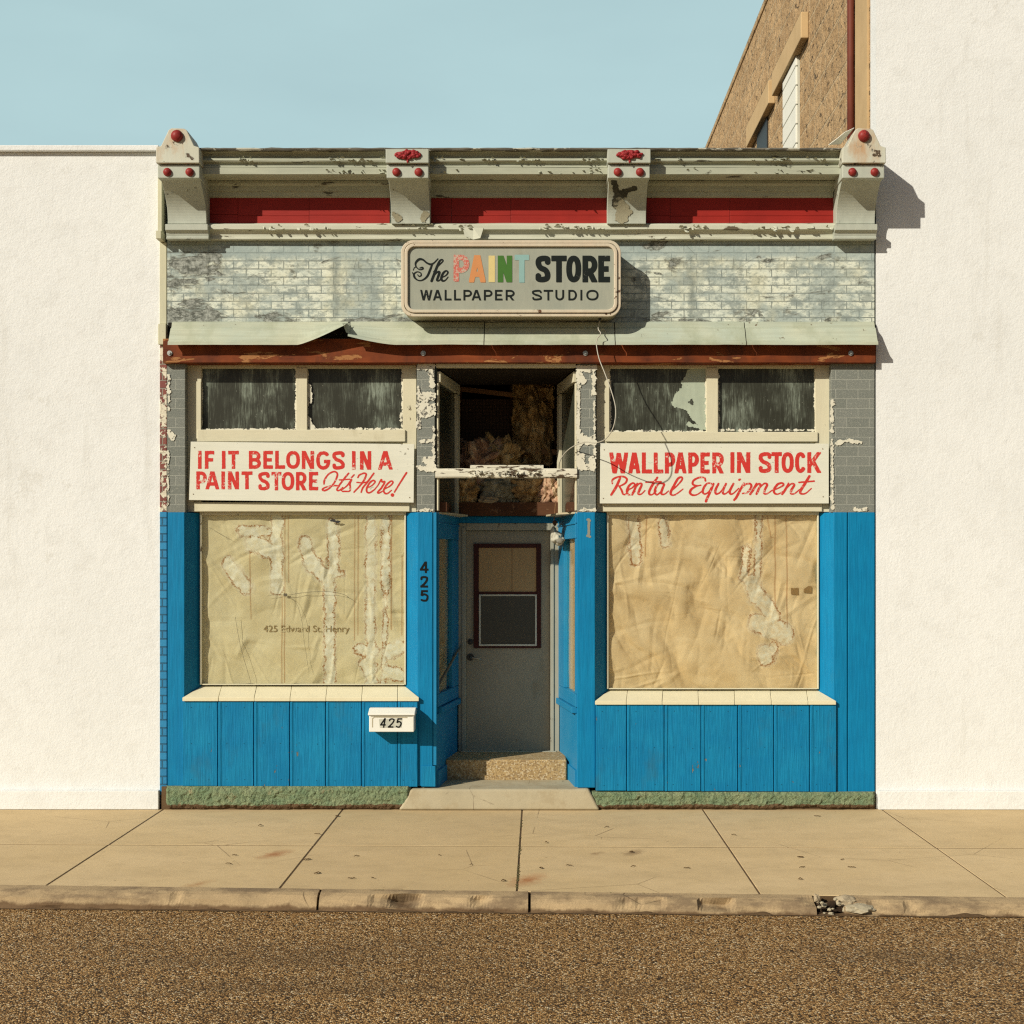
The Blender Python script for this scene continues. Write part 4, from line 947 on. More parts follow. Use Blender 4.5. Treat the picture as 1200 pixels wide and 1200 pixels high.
# ---- paper sheets behind the glass
def paper(name, label, px0, px1, py0, py1, strokes, lines, mat, amp, seed, big):
    yb = .150; nx, nz = 330, 290
    xs_ = np.linspace(X(px0, yb), X(px1, yb), nx); zs_ = np.linspace(Z(py1, yb), Z(py0, yb), nz)
    gx, gz = np.meshgrid(xs_, zs_); h = np.zeros_like(gx); r = np.random.RandomState(seed)
    wx = np.array([[mnoise.noise(Vector((x*2.2, z*2.2, seed))) for x in xs_] for z in zs_]); wz = np.array([[mnoise.noise(Vector((x*2.2, z*2.2, seed+5))) for x in xs_] for z in zs_])
    ax, az = gx+.05*wx, gz+.05*wz
    for k in range(40):                                # broad flat facets either side of a hard crease
        cx_, cz_ = r.uniform(xs_[0], xs_[-1]), r.uniform(zs_[0], zs_[-1]); an = r.choice([.2, .75, 1.2, 2.2, 2.7])+r.normal()*.2
        L = r.uniform(.18, .8); w = r.choice([r.uniform(.02, .06), r.uniform(.06, .2)]); sl = 10.5 if w < .06 else 6.5
        u = (ax-cx_)*math.cos(an)+(az-cz_)*math.sin(an); v = -(ax-cx_)*math.sin(an)+(az-cz_)*math.cos(an)
        h += r.choice([-1, 1])*amp*sl*w*np.maximum(0, 1-np.abs(v)/w)*np.maximum(0, 1-np.abs(u)/L)
    for k in range(75):                                # folds: ridges that fade at both ends
        cx_, cz_ = r.uniform(xs_[0], xs_[-1]), r.uniform(zs_[0], zs_[-1]); an = r.uniform(0, math.pi)
        if r.rand() < .5: an = r.choice([.15, .9, 2.3, 1.45])+r.normal()*.15
        L = r.uniform(.05, .42); w = r.uniform(.007, .045)
        u = (ax-cx_)*math.cos(an)+(az-cz_)*math.sin(an); v = -(ax-cx_)*math.sin(an)+(az-cz_)*math.cos(an)
        h += r.choice([-1, 1])*amp*r.uniform(.4, 1)*(w/.05)**.8*np.maximum(0, 1-np.abs(v)/w)*np.maximum(0, 1-(u/L)**2)
    for k in range(5):                                 # long soft buckles
        f = r.uniform(2.5, 6)*big; an = r.uniform(.3, 1.3); ph = r.uniform(0, 6)
        s = np.sin((ax*math.cos(an)+az*math.sin(an))*f*2+ph+2*wx); h += amp*.9*big*(np.abs(s)-.5)*.6
    h += np.array([[amp*.25*mnoise.fractal(Vector((x*7, z*7, seed)), 1, 2, 3) for x in xs_] for z in zs_])
    h = .034*np.tanh(h/.034)
    if seed == 4:
        wt = np.clip(2.0-np.abs(gx-X(359, yb))/.40, 0, 1)*np.clip(1.7-np.abs(gz-Z(737, yb))/.06, 0, 1); h = h*(1-wt)
    pxg = CX+gx*F/(D+yb); pyg = CY-(gz-H)*F/(D+yb)
    cell = .5; fx, fy, d = field(strokes, px0-4, py0-4, int((px1-px0+8)/cell), int((py1-py0+8)/cell), cell)
    ix = np.clip(((pxg-px0+4)/cell).round().astype(int), 0, d.shape[1]-1); iy = np.clip(((pyg-py0+4)/cell).round().astype(int), 0, d.shape[0]-1)
    st = np.clip(d[iy, ix], -30, 30)/138.0
    if lines:
        fx, fy, d2 = field(lines, px0-4, py0-4, int((px1-px0+8)/cell), int((py1-py0+8)/cell), cell)
        sk = np.clip(1-np.maximum(d2[iy, ix], 0)/.9, 0, 1)
    else: sk = np.zeros_like(st)
    edge = np.array([.006*mnoise.fractal(Vector((x*5, seed, 2)), 1, 2, 4) for x in xs_])
    vs = []
    for j in range(nz):
        for i in range(nx):
            zz = gz[j, i]+(edge[i] if j == 0 else 0); vs.append((gx[j, i], yb+.010-h[j, i]*.75, zz))
    fs = [(j*nx+i, j*nx+i+1, (j+1)*nx+i+1, (j+1)*nx+i) for j in range(nz-1) for i in range(nx-1)]
    vs = [(x, max(.131, y), z) for x, y, z in vs]
    o = MB().add(vs, fs).build(name, mat, smooth=True); tag(o, label, 'paper')
    for nm, arr in (('stain', st), ('streak', sk)):
        a = o.data.attributes.new(nm, 'FLOAT', 'POINT'); a.data.foreach_set('value', arr.ravel().astype(np.float32))
    return o
def zs6(lst, ox, oy, sc): return [{'p': [(ox+x/sc, oy+y/sc) for x, y in p], 'r': r/sc} for p, r in lst]
stL = zs6([(((335, 108), (430, 108)), 22), (((375, 150), (432, 172)), 32), (((285, 232), (352, 318)), 28), (((468, 30), (468, 325)), 25), (((575, 150), (600, 245)), 26), (((600, 225), (655, 285)), 30), (((680, 80), (684, 265)), 22), (((665, 275), (712, 270)), 13), (((668, 280), (668, 690)), 22),
           (((825, 30), (825, 690)), 20), (((882, 30), (882, 320)), 17), (((885, 320), (870, 690)), 9), (((785, 555), (840, 565)), 22), (((900, 560), (935, 545)), 30), (((890, 640), (935, 655)), 26), (((800, 610), (830, 670)), 22)], 180, 590, 3.243)
lnL = zs6([(((500, 40), (497, 680)), .7), (((488, 350), (486, 685)), .6), (((512, 40), (512, 300)), .5), (((765, 40), (763, 520)), .5), (((778, 40), (776, 500)), .5), (((905, 40), (903, 480)), .7), (((945, 200), (943, 500)), .8), (((365, 180), (370, 440)), .6)], 180, 590, 3.243)
PL = paper('paper_sheet', 'pale yellowed paper sheet with long white water marks filling the left show window', 235.5, 474.5, 601, 801.5, stL, lnL, m_paperL, .019, 4, .7)
stR = zs6([(((265, 40), (278, 215)), 24), (((378, 75), (388, 150)), 20), (((745, 20), (738, 285)), 13), (((698, 175), (688, 280)), 17), (((718, 300), (735, 350)), 33), (((762, 380), (795, 425)), 32), (((745, 455), (835, 495)), 40), (((765, 560), (775, 590)), 28), (((800, 540), (790, 570)), 18)], 660, 590, 3.244)
lnR = zs6([(((805, 30), (806, 390)), .9), (((848, 30), (852, 470)), .9), (((318, 50), (312, 200)), .7), (((248, 60), (262, 230)), .6), (((772, 30), (790, 130), (800, 130)), .6)], 660, 590, 3.244)
PR = paper('paper_sheet', 'creased tan paper sheet with one lumpy white blotch filling the right show window', 712.5, 958.5, 601, 807.5, stR, lnR, m_paperR, .030, 9, 1.1)
for px, py in ((931, 692), (946, 690)):
    MB().extrude_xz([(X(px-4.5, .16), Z(py-4, .16)), (X(px+4.5, .16), Z(py-3, .16)), (X(px+4.5, .16), Z(py+5, .16)), (X(px-4.5, .16), Z(py+4.5, .16))], .1400, .1412).build('tape_strip', paint('brown_tape', (.36, .22, .09), rough=.4), PR)
# lettering on the left sheet, worn nearly away
tcu = bpy.data.curves.new('t', 'FONT'); tcu.body = '425 Edward St, Henry'; tcu.size = .095; tcu.align_x = 'CENTER'
to = bpy.data.objects.new('t', tcu); COL.objects.link(to); bpy.context.view_layer.update()
me = bpy.data.meshes.new_from_object(to.evaluated_get(bpy.context.evaluated_depsgraph_get())); bpy.data.objects.remove(to)
o = bpy.data.objects.new('faded_lettering', me); COL.objects.link(o); me.materials.clear(); me.materials.append(m_ink)
wd = max(v.co.x for v in me.vertices)-min(v.co.x for v in me.vertices); kx = (102/138)/wd
for v in me.vertices: v.co = Vector((v.co.x*kx+X(359, .155), .1545, v.co.y*.85+Z(740.5, .155)))
attach(o, PL)

# ---- blue lower piers with splayed reveals
zt6 = Z(600.4)
m = MB().prism([(X(196.5), -.004), (X(216), -.004), (X(236, .15), .15), (X(236, .15), .26), (X(196.5), .26)], Z(921), zt6); pierL = m.build('corner_post', m_blue, B, bevel=.004)
m = MB().prism([(X(474, .15), .26), (X(474, .15), .15), (X(489.5), -.004), (X(507), -.004), (X(507), .26)], Z(921), zt6); pierC = m.build('door_post', m_blue, B, bevel=.004)
m = MB().prism([(X(507.6), .004), (X(511.5), .004), (X(511.5), .26), (X(507.6), .26)], Z(897), zt6); m.build('door_post_trim', m_blue2, B, bevel=.003); MB().box(X(494), X(510.5), -.018, .0, Z(921.5), Z(897.5)).build('door_post_base', m_kick, B, bevel=.003)
m = MB().prism([(X(676.5), .26), (X(676.5), -.004), (X(697), -.004), (X(713, .15), .15), (X(713, .15), .26)], Z(923), zt6); pierD = m.build('door_post', m_blue, B, bevel=.004)
m = MB().prism([(X(957.5, .15), .26), (X(957.5, .15), .15), (X(977), -.004), (X(992.5), -.004), (X(992.5), .26)], Z(929), zt6)
m.prism([(X(993.6), -.002), (X(1025), -.002), (X(1025), .26), (X(993.6), .26)], Z(930), zt6); m.build('corner_post', m_blue, B, bevel=.004)
# kick panels of upright boards
def kick(edges, py0, py1a, py1b, xs0, xs1):
    m = MB(); n = len(edges)-1
    for i in range(n):
        a, b = X(edges[i]), X(edges[i+1]); pb = py1a+(py1b-py1a)*i/n
        m.box(a+.0035, b-.0035, -.028, .04, Z(pb), Z(py0))
        m.box(a+.006, a+.028, -.033, -.02, Z(pb), Z(py0)-.001) if i else None
    m.box(X(edges[0])+.004, X(edges[-1])-.004, -.012, .04, Z(py1a-1), Z(py0+1))
    k_ = m.build('kick_panel', m_kick, B, bevel=.003)
    q = MB()
    for i in range(n):
        for f in (.25, .75):
            for pz in (py0+7, (py0+py1a)/2, py1a-7):
                x = X(edges[i]+(edges[i+1]-edges[i])*f)+rng.uniform(-.01, .01); z = Z(pz+rng.uniform(-1, 1))
                q.tube([(x, -.0275, z), (x, -.0295, z)], .0042, 7)
    stuff(q.build('nail_heads', m_nail, k_)); return k_
kL = kick([214.5, 256, 298, 340, 382, 424, 466, 490], 821, 920.5, 921.5, 0, 0)
kR = kick([697.5, 734, 778, 821, 864, 906, 948, 979.5], 825.5, 926, 927.5, 0, 0)
def sill(e0, e1, joints_, pf, pb):
    yf_, yb_ = -.045, .155; m = MB()
    zf, zb = Z(pf, yf_), Z(pb, yb_)
    fr = [e0[0]]+joints_[0]+[e0[1]]; bk = [e1[0]]+joints_[1]+[e1[1]]
    for i in range(len(fr)-1):
        j = rng.uniform(-.002, .002)
        xa_, xb_ = X(fr[i], yf_)+.0015, X(fr[i+1], yf_)-.0015; xc, xd = X(bk[i], yb_)+.0015, X(bk[i+1], yb_)-.0015
        v = [(xa_, yf_+j, zf-.032), (xb_, yf_+j, zf-.032), (xd, yb_, zf-.032), (xc, yb_, zf-.032), (xa_, yf_+j, zf+j), (xb_, yf_+j, zf+j), (xd, yb_, zb+j), (xc, yb_, zb+j)]
        m.add(v, [(0, 3, 2, 1), (4, 5, 6, 7), (0, 1, 5, 4), (1, 2, 6, 5), (2, 3, 7, 6), (3, 0, 4, 7)])
    return m.build('window_sill', m_sill, B, bevel=.003)
sill((213.5, 491), (236.5, 474), ([256, 298, 340, 382, 424, 466], [260, 301, 342, 383.5, 425, 466]), 817.3, 803.5)
sill((697, 980), (713.5, 957.5), ([734, 776, 818.5, 861, 904, 947], [735.5, 777, 818, 860.5, 902.5, 945]), 821.5, 808.5)
# plinth
def plinth(px0, px1, ptop, seed):
    nx = int((px1-px0)/.9); nz = 22; vs = []; fs = []; x0, x1 = X(px0, -.05), X(px1, -.05); zt_ = Z(ptop, -.05)
    for i in range(nx+1):
        x = x0+(x1-x0)*i/nx
        low = .004+.022*max(0, mnoise.fractal(Vector((x*2.4, seed, 0)), 1, 2, 4)+.25)
        e = min(1, (i+.3)/4, (nx-i+.3)/4)
        for j in range(nz+1):
            t = j/nz; z = low+(zt_-low)*t
            b = .013*mnoise.fractal(Vector((x*22, z*26, seed)), .9, 2.1, 5)+.012*mnoise.noise(Vector((x*5, z*6, seed)))
            prof = -.055+.02*max(0, t-.8)/.2+.02*max(0, .12-t)/.12+.045*(1-e)
            vs.append((x, prof+b, z))
        vs.append((x, .05, zt_)); vs.append((x, .05, low))
    m_ = nz+3
    for i in range(nx):
        for j in range(m_): fs.append((i*m_+j, (i+1)*m_+j, (i+1)*m_+(j+1) % m_, i*m_+(j+1) % m_))
    fs += [tuple(range(m_)), tuple(range(nx*m_, nx*m_+m_))[::-1]]
    return MB().add(vs, fs).build('plinth', m_plinth, B)
plinth(193, 481, 921.7, 2); plinth(692, 1027, 928.5, 6)
MB().box(X(190), X(472), -.02, .05, -.05, Z(920.9)-.004).box(X(700), X(1025), -.02, .05, -.05, Z(928)-.004).build('footing', m_dirt, B)

# ---- entry: apron, step, floor
ya = -.075
m = MB(); zt_ = .176
v = [(X(467, ya), ya, .001), (X(703, ya), ya, .001), (X(690, -.04), -.05, zt_), (X(482, -.04), -.05, zt_), (X(467, 0), .40, .001), (X(703, 0), .40, .001), (X(690, 0), .40, zt_+.012), (X(482, 0), .40, zt_+.012)]
m.add(v, [(0, 1, 2, 3), (3, 2, 6, 7), (1, 5, 6, 2), (4, 0, 3, 7), (5, 4, 7, 6), (0, 4, 5, 1)])
o = m.build('entry_apron', m_apron, B, bevel=.02, seg=3)
MB().box(X(522, .4), X(664, .4), .40, 1.14, .0, .362).build('entry_step', m_step, B, bevel=.012)
MB().box(X(511)-.3, X(676)+.3, .41, 1.3, -.1, .18).build('entry_floor', m_apron, B)
# splayed side walls with side lights
def side_wall(p0, p1, sgn):
    p0, p1 = Vector(p0), Vector(p1); u = (p1-p0).normalized(); nrm = Vector((u.y, -u.x))*(-sgn)      # towards the doorway
    L = (p1-p0).length
    if sgn < 0: nrm = Vector((u.y, -u.x))
    w = bpy.data.objects.new('side_wall_panel', None); COL.objects.link(w); w.location = ((p0.x+p1.x)/2, (p0.y+p1.y)/2, .18); attach_loc(w, B)
    def bx(m, a, b, z0, z1, t0, t1):
        q = [p0+u*(a*L)+nrm*t0, p0+u*(b*L)+nrm*t0, p0+u*(b*L)+nrm*t1, p0+u*(a*L)+nrm*t1]
        m.prism([(v.x, v.y) for v in q], z0, z1); return m
    zb, zl, z2, z3, z4 = .10, .80, .97, 2.30, 2.52
    m = MB(); bx(m, 0, 1, zb, zl, -.05, .0); bx(m, .02, .98, zb, zb+.22, -.04, .016); m.build('lower_panel', m_blue2, w, bevel=.003)
    m = MB(); bx(m, .07, 1, zl+.002, zl+.055, -.05, .035); bx(m, .0, 1, zl+.06, z2, -.05, .012); m.build('side_light_sill', m_blue2, w, bevel=.004)
    m = MB(); bx(m, 0, .06, z2+.002, z3-.002, -.05, .01); bx(m, .64, 1, z2+.002, z3-.002, -.05, .012); bx(m, 0, 1, z3, z4, -.05, .014); bx(m, .0, 1, z3+.12, z3+.135, -.04, .024); m.build('side_light_frame', m_blue2, w, bevel=.004)
    m = MB(); bx(m, .061, .639, z2+.002, z3-.002, -.022, -.017); m.build('pane', m_glass, w)
    q = MB(); n = 24
    for i in range(n+1):
        for j in range(41):
            a = .055+(.645-.055)*i/n; z = z2+(z3-z2)*j/40
            t = -.034+.008*mnoise.fractal(Vector((a*5, z*1.6, 3+sgn)), 1, 2, 3)
            v = p0+u*(a*L)+nrm*t; q.v.append((v.x, v.y, z))
    for i in range(n):
        for j in range(40): q.f.append((i*41+j, (i+1)*41+j, (i+1)*41+j+1, i*41+j+1))
    o = q.build('side_light_paper', m_sidepaper, w, smooth=True)
    return w
side_wall((X(511.5)+.001, .03), (X(537, 1.0), 1.0), -1)
side_wall((X(676.5)-.001, .03), (X(655, 1.0), 1.0), 1)
# ---- door
yd = 1.0
dj = MB(); dj.pbox(537, 546, 613, 884, yd-.05, yd+.08); dj.pbox(645, 655.5, 613, 884, yd-.05, yd+.08); dj.pbox(546.1, 644.9, 613, 621.5, yd-.05, yd+.08)
MB_j = dj.build('door_frame', m_jamb, B, bevel=.005)
MB().pbox(541.5, 545.6, 618, 883, yd-.062, yd-.051).pbox(645.4, 649, 618, 883, yd-.062, yd-.051).build('door_stop', m_jamb, B, bevel=.002)
MB().pbox(532, 660, 605, 612.6, yd-.06, yd+.08).build('door_header', m_blue, B, bevel=.004)
MB().pbox(540, 652, 880.5, 886.5, yd-.09, yd+.08).build('threshold', m_jamb, B, bevel=.004)
door = MB().pbox(546.2, 644.8, 622, 880.5, yd, yd+.045).build('door', m_door, B, bevel=.004)
m = MB(); y_ = yd-.018
m.pbox(555, 561, 637, 759.5, y_, yd-.001); m.pbox(628.5, 634, 637, 759.5, y_, yd-.001); m.pbox(561.1, 628.4, 637, 642, y_, yd-.001); m.pbox(561.1, 628.4, 755.5, 759.5, y_, yd-.001); m.pbox(561.1, 628.4, 693.5, 696.5, y_+.002, yd-.001)
m.build('window_frame', m_maroon, door, bevel=.003)
MB().pbox(561.1, 628.4, 642, 693.5, yd-.006, yd-.003).build('paper_pane', m_doorpaper, door)
MB().pbox(599.5, 600.6, 642, 693.5, yd-.0075, yd-.0062).build('paper_fold', paint('fold_tone', (.30, .20, .10)), door)
m = MB(); y2 = yd-.022
m.pbox(561.3, 563.3, 696.6, 757, y2, yd-.001); m.pbox(627, 629, 696.6, 757, y2, yd-.001); m.pbox(563.4, 626.9, 696.6, 698.5, y2, yd-.001); m.pbox(563.4, 626.9, 755, 757, y2, yd-.001)
m.build('screen_frame', m_whiteframe, door, bevel=.001)
MB().pbox(563.4, 626.9, 698.5, 755, yd-.008, yd-.002).build('screen_pane', G('dark_screen').out((.035, .036, .028), .35), door)
cx_, cz_ = X(551.5, yd), Z(752, yd)
MB().tube([(cx_, yd, cz_), (cx_, yd-.018, cz_)], .026, 18).tube([(cx_, yd-.017, cz_), (cx_, yd-.03, cz_)], .014, 14).build('deadbolt', m_black, door, bevel=.002)
cz_ = Z(770, yd)
MB().tube([(cx_, yd, cz_), (cx_, yd-.015, cz_)], .032, 18).build('handle_rose', m_black, door, bevel=.002)
MB().tube([(cx_, yd-.01, cz_), (cx_, yd-.05, cz_), (cx_+.02, yd-.058, cz_-.002), (cx_+.06, yd-.058, cz_-.010), (cx_+.10, yd-.055, cz_-.018)], [.011, .011, .010, .009, .007], 10).build('handle', m_brass, door, smooth=True)
# wall above door back to the rooms
for a, b in ((500, 540), (652, 690)): MB().box(X(a, 1), X(b, 1), yd+.09, yd+.2, -.1, 2.5).build('partition', m_dark, B)

# ---- open transom above the door
y1 = .96
zso = 2.525
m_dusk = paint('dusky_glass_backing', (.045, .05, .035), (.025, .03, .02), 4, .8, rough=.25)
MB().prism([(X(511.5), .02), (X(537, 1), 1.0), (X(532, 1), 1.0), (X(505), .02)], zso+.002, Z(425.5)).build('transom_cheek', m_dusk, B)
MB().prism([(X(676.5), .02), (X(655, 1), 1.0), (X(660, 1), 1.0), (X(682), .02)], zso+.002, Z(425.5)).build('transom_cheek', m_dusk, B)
# sash frames round those cheeks
def cheek_frame(p0, p1, s):
    p0, p1 = Vector(p0), Vector(p1); u = (p1-p0).normalized(); nrm = Vector((u.y, -u.x)) if s < 0 else Vector((-u.y, u.x)); L = (p1-p0).length; m = MB()
    def bx(a, b, z0, z1, t0, t1):
        q = [p0+u*(a*L)+nrm*t0, p0+u*(b*L)+nrm*t0, p0+u*(b*L)+nrm*t1, p0+u*(a*L)+nrm*t1]; m.prism([(v.x, v.y) for v in q], z0, z1)
    bx(.80, .93, zso+.01, 3.62, .001, .03); bx(.02, .93, 3.63, 3.72, .001, .03); bx(.0, .05, zso+.01, 3.62, .001, .015)
    m.build('transom_sash', m_creamv, B, bevel=.003)
cheek_frame((X(511.5), .02), (X(537, 1), 1.0), -1); cheek_frame((X(676.5), .02), (X(655, 1), 1.0), 1)
for a, b in ((532.5, 537.5), (653.5, 660)): MB().pbox(a, b, 436, 603, y1, y1+.06).build('transom_post', m_creamv, B, bevel=.004)
MB().pbox(511, 675, 426, 430.5, -.004, .06).build('transom_head', m_cream, B, bevel=.003)
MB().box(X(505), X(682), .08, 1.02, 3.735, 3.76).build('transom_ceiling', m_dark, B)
rail = MB().profile([yz(-.016, 549), yz(-.02, 552), yz(-.02, 558.5), yz(-.012, 560), (.07, Z(560, -.01)), (.07, Z(549, -.01))], X(510.2), X(676.2), True, 60, wav(.0035, 9))
flakes(rail, 170, X(512), X(672), lambda r: Z(r.uniform(550.5, 558), -.02), -.021, .020, 8)
rl = rail.build('transom_rail', m_peel, B)
MB().profile([yz(-.004, 545), yz(-.004, 549), (.045, Z(549, -.004)), (.045, Z(545, -.004))], X(551), X(637), True, 20, wav(.002, 6)).build('rail_cap', m_peel, B, bevel=.002)
# torn soffit over the doorway and its joists
m_soff = paint('soffit_board', (.46, .41, .28), (.36, .31, .2), 5, .6)
MB().prism([(X(511.5), .02), (X(537, 1), .98), (X(531, .5)+.12, .72), (X(531, .3), .30)], zso-.016, zso).build('soffit', m_soff, B, bevel=.002)
MB().prism([(X(676.5), .02), (X(655, 1), .98), (X(640, .5), .75), (X(655, .3), .25)], zso-.016, zso).build('soffit', m_soff, B, bevel=.002)
MB().box(X(534, .93), X(658, .93), .86, .95, Z(604.6, .93), Z(589, .93)).build('soffit_joist', m_redwood, B, bevel=.004)
MB().box(X(512, .1), X(524, .1), .08, .86, zso+.002, zso+.085).build('soffit_joist', m_redwood, B, bevel=.004)
MB().box(X(664, .1), X(675, .1), .08, .86, zso+.002, zso+.085).build('soffit_joist', m_redwood, B, bevel=.004)
# loft behind: dark boards, pegboard, studs
yi = 1.55
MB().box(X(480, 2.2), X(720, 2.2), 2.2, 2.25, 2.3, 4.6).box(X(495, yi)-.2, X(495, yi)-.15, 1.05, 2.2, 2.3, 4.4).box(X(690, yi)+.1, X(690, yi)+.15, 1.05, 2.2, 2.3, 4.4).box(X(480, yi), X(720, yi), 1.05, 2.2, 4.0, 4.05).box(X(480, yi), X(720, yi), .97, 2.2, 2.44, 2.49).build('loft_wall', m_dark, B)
g = G('pegboard_brown'); p = g.xyz(); sx = g.math('ABSOLUTE', g.math('SINE', g.math('MULTIPLY', p[0], 95))); sz_ = g.math('ABSOLUTE', g.math('SINE', g.math('MULTIPLY', p[2], 95)))
dot = g.ramp(g.math('MINIMUM', sx, sz_), (.16, 1), (.3, 0)); mpeg = g.out(g.mix(dot, (.085, .045, .024), (.018, .011, .007)), .8)
MB().box(X(541, yi), X(598, yi), yi, yi+.006, Z(560, yi), Z(468, yi)).build('pegboard', mpeg, B)
for a, b in ((598, 605), (649, 655), (534, 541)): MB().box(X(a, yi), X(b, yi), yi-.04, yi+.04, 2.5, 4.0).build('stud', m_redwood, B, bevel=.003)
def stick(name, a, b, w, t, mat, label, cat, group=None):
    a, b = Vector(a), Vector(b); u = (b-a).normalized(); s = u.cross(Vector((0, 1, 0))).normalized()*w/2; d = u.cross(s).normalized()*t/2
    o = MB().add([a-s-d, a+s-d, a+s+d, a-s+d, b-s-d, b+s-d, b+s+d, b-s+d], [(0, 3, 2, 1), (4, 5, 6, 7), (0, 1, 5, 4), (1, 2, 6, 5), (2, 3, 7, 6), (3, 0, 4, 7)]).build(name, mat, bevel=.003)
    return tag(o, label, cat, group)
stick('wood_batten', (X(536, 1.4), 1.4, Z(455.5, 1.4)), (X(602, 1.4), 1.4, Z(463, 1.4)), .045, .02, m_wood, 'bare wood batten slanting across the dark upper left of the open transom', 'batten')
stick('wood_batten', (X(595, 1.38), 1.38, Z(528, 1.38)), (X(653, 1.38), 1.38, Z(530, 1.38)), .05, .03, m_wood, 'level wood batten below the hanging insulation in the open transom', 'batten')
# insulation
def cloth(name, px0, px1, py0, py1, y, amp, mat, label, cat, seed, fr=5):
    nx, nz = 40, 60; m = MB()
    for j in range(nz+1):
        for i in range(nx+1):
            u, v = i/nx, j/nz
            ex = 1.0+.07*mnoise.noise(Vector((v*4, seed, i > nx/2)))
            px = (px0+px1)/2+(u-.5)*(px1-px0)*ex; py = py0+(py1-py0)*v+2*mnoise.noise(Vector((u*4, seed, 2)))
            yy = y-amp*(.5+mnoise.fractal(Vector((u*fr, v*fr*1.2, seed)), .8, 2.1, 6))-amp*1.5*math.sin(u*math.pi)*math.sin(v*math.pi)
            m.v.append((X(px, y), yy, Z(py, y)))
    for j in range(nz):
        for i in range(nx): a = j*(nx+1)+i; m.f.append((a, a+nx+1, a+nx+2, a+1))
    o = m.build(name, mat, smooth=True); s_ = o.modifiers.new('solid', 'SOLIDIFY'); s_.thickness = .03; s_.offset = -1
    return tag(o, label, cat)
def fluff(name, c1, c2, c3):
    g = G(name); n = g.noise(9, 8, .72, v=g.map((1.4, 1, .7)), dist=.6)
    return g.out(g.ramp(n, (.34, c3), (.5, c1), (.66, c2)), .95, g.bump(g.noise(30, 6, .75), 1, .03), spec=.1)
m_insul = fluff('insulation_brown', (.58, .38, .16), (.80, .62, .34), (.18, .10, .045))
m_pink = fluff('insulation_pinkish', (.56, .34, .22), (.80, .64, .42), (.18, .09, .055))
m_plastic = fluff('dusty_plastic', (.36, .33, .22), (.58, .54, .38), (.09, .08, .05))
cloth('insulation_batt', 600, 648, 436, 545, 1.46, .10, m_insul, 'brown insulation batt hanging at the right inside the open transom', 'insulation', 3)
def heap(name, px, py, y, r, sq, mat, label, cat, seed, jit=.8, fr=2.0):
    o = MB().ball((X(px, y), y, Z(py, y)), r, 5, sq, jit, fr, seed, 7).build(name, mat, smooth=True); return tag(o, label, cat)
heap('insulation_clump', 560, 545, 1.15, .21, (.95, .7, 1.0), m_pink, 'pinkish torn insulation clump piled at the lower left of the open transom', 'insulation', 3)
heap('insulation_clump', 588, 540, 1.2, .17, (.9, .7, 1.1), m_insul, 'ragged brown insulation clump right of the pinkish pile in the transom', 'insulation', 11)
heap('insulation_clump', 549, 574, .93, .11, (.75, .6, 1.35), m_insul, 'narrow torn insulation clump below the white rail at its left end', 'insulation', 19)
heap('insulation_clump', 644, 575, .93, .10, (.8, .6, 1.2), m_pink, 'pale pinkish insulation clump below the white rail at its right end', 'insulation', 27)
heap('crumpled_plastic', 585, 574, 1.0, .16, (1.25, .5, .85), m_plastic, 'crumpled grey plastic sheet stuffed below the white transom rail', 'plastic sheet', 33, .5)
heap('crumpled_plastic', 622, 576, 1.0, .15, (1.2, .5, .9), m_insul, 'crumpled brownish sheet stuffed right of the grey plastic below the rail', 'plastic sheet', 41, .7)
heap('paper_wad', 572, 586, .88, .055, (1.5, .7, .7), m_whiterock, 'pale crumpled wad lying on the joist over the door', 'wad', 51, .4)
cloth('cardboard_scrap', 606, 640, 562, 574, 1.05, .02, m_plastic, 'flat grey scrap leaning behind the wads below the white rail', 'scrap', 61, 3)

# ---- house number painted on the post
m = MB()
for ch, a, b, t in (('4', 492, 502, 658), ('2', 492.5, 501.5, 675), ('5', 492.5, 502, 691.5)):
    q = flat(glyph(ch, a, b, t, t+13.5, 2.4), at(-.0065), .3); m.add(q.v, q.f)
m.build('house_number', m_digit, pierC)
flat([{'p': [(690, 609), (690, 628)], 'r': 1.5}, {'p': [(688.5, 609), (691.5, 610)], 'r': 1.3}, {'p': [(688.5, 628), (691.5, 629)], 'r': 1.4}], at(-.0065), .3, .5, .6, 3).build('worn_mark', paint('worn_tan', (.25, .25, .2), rough=.8), pierD)

# ================================================================== SIGNS
SG = thing('light_box_sign', 'rounded grey light box sign reading The Paint Store Wallpaper Studio on the brick', 'sign', (X(598, -.13), -.13, Z(370)))
def rrect(px0, px1, py0, py1, r, y, n=8):
    x0, x1, z0, z1 = X(px0, y), X(px1, y), Z(py1, y), Z(py0, y); r = r/138; out = []
    for cx_, cz_, a0 in ((x1-r, z0+r, -90), (x1-r, z1-r, 0), (x0+r, z1-r, 90), (x0+r, z0+r, 180)):
        for k in range(n+1):
            a = math.radians(a0+90*k/n); out.append((cx_+r*math.cos(a), cz_+r*math.sin(a)))
    return out
yS = -.262
MB().extrude_xz(rrect(471.5, 726, 282.5, 370, 13, yS), yS+.006, -.012).build('cabinet', m_cabinet, SG, bevel=.006)
def ring(out, inn, y0, y1):
    n = len(out); m = MB()
    m.v = [(x, y0, z) for x, z in out]+[(x, y0, z) for x, z in inn]+[(x, y1, z) for x, z in out]+[(x, y1, z) for x, z in inn]
    for i in range(n):
        j = (i+1) % n; m.f += [(i, j, n+j, n+i), (2*n+j, 2*n+i, 3*n+i, 3*n+j), (j, i, 2*n+i, 2*n+j), (n+i, n+j, 3*n+j, 3*n+i)]
    return m
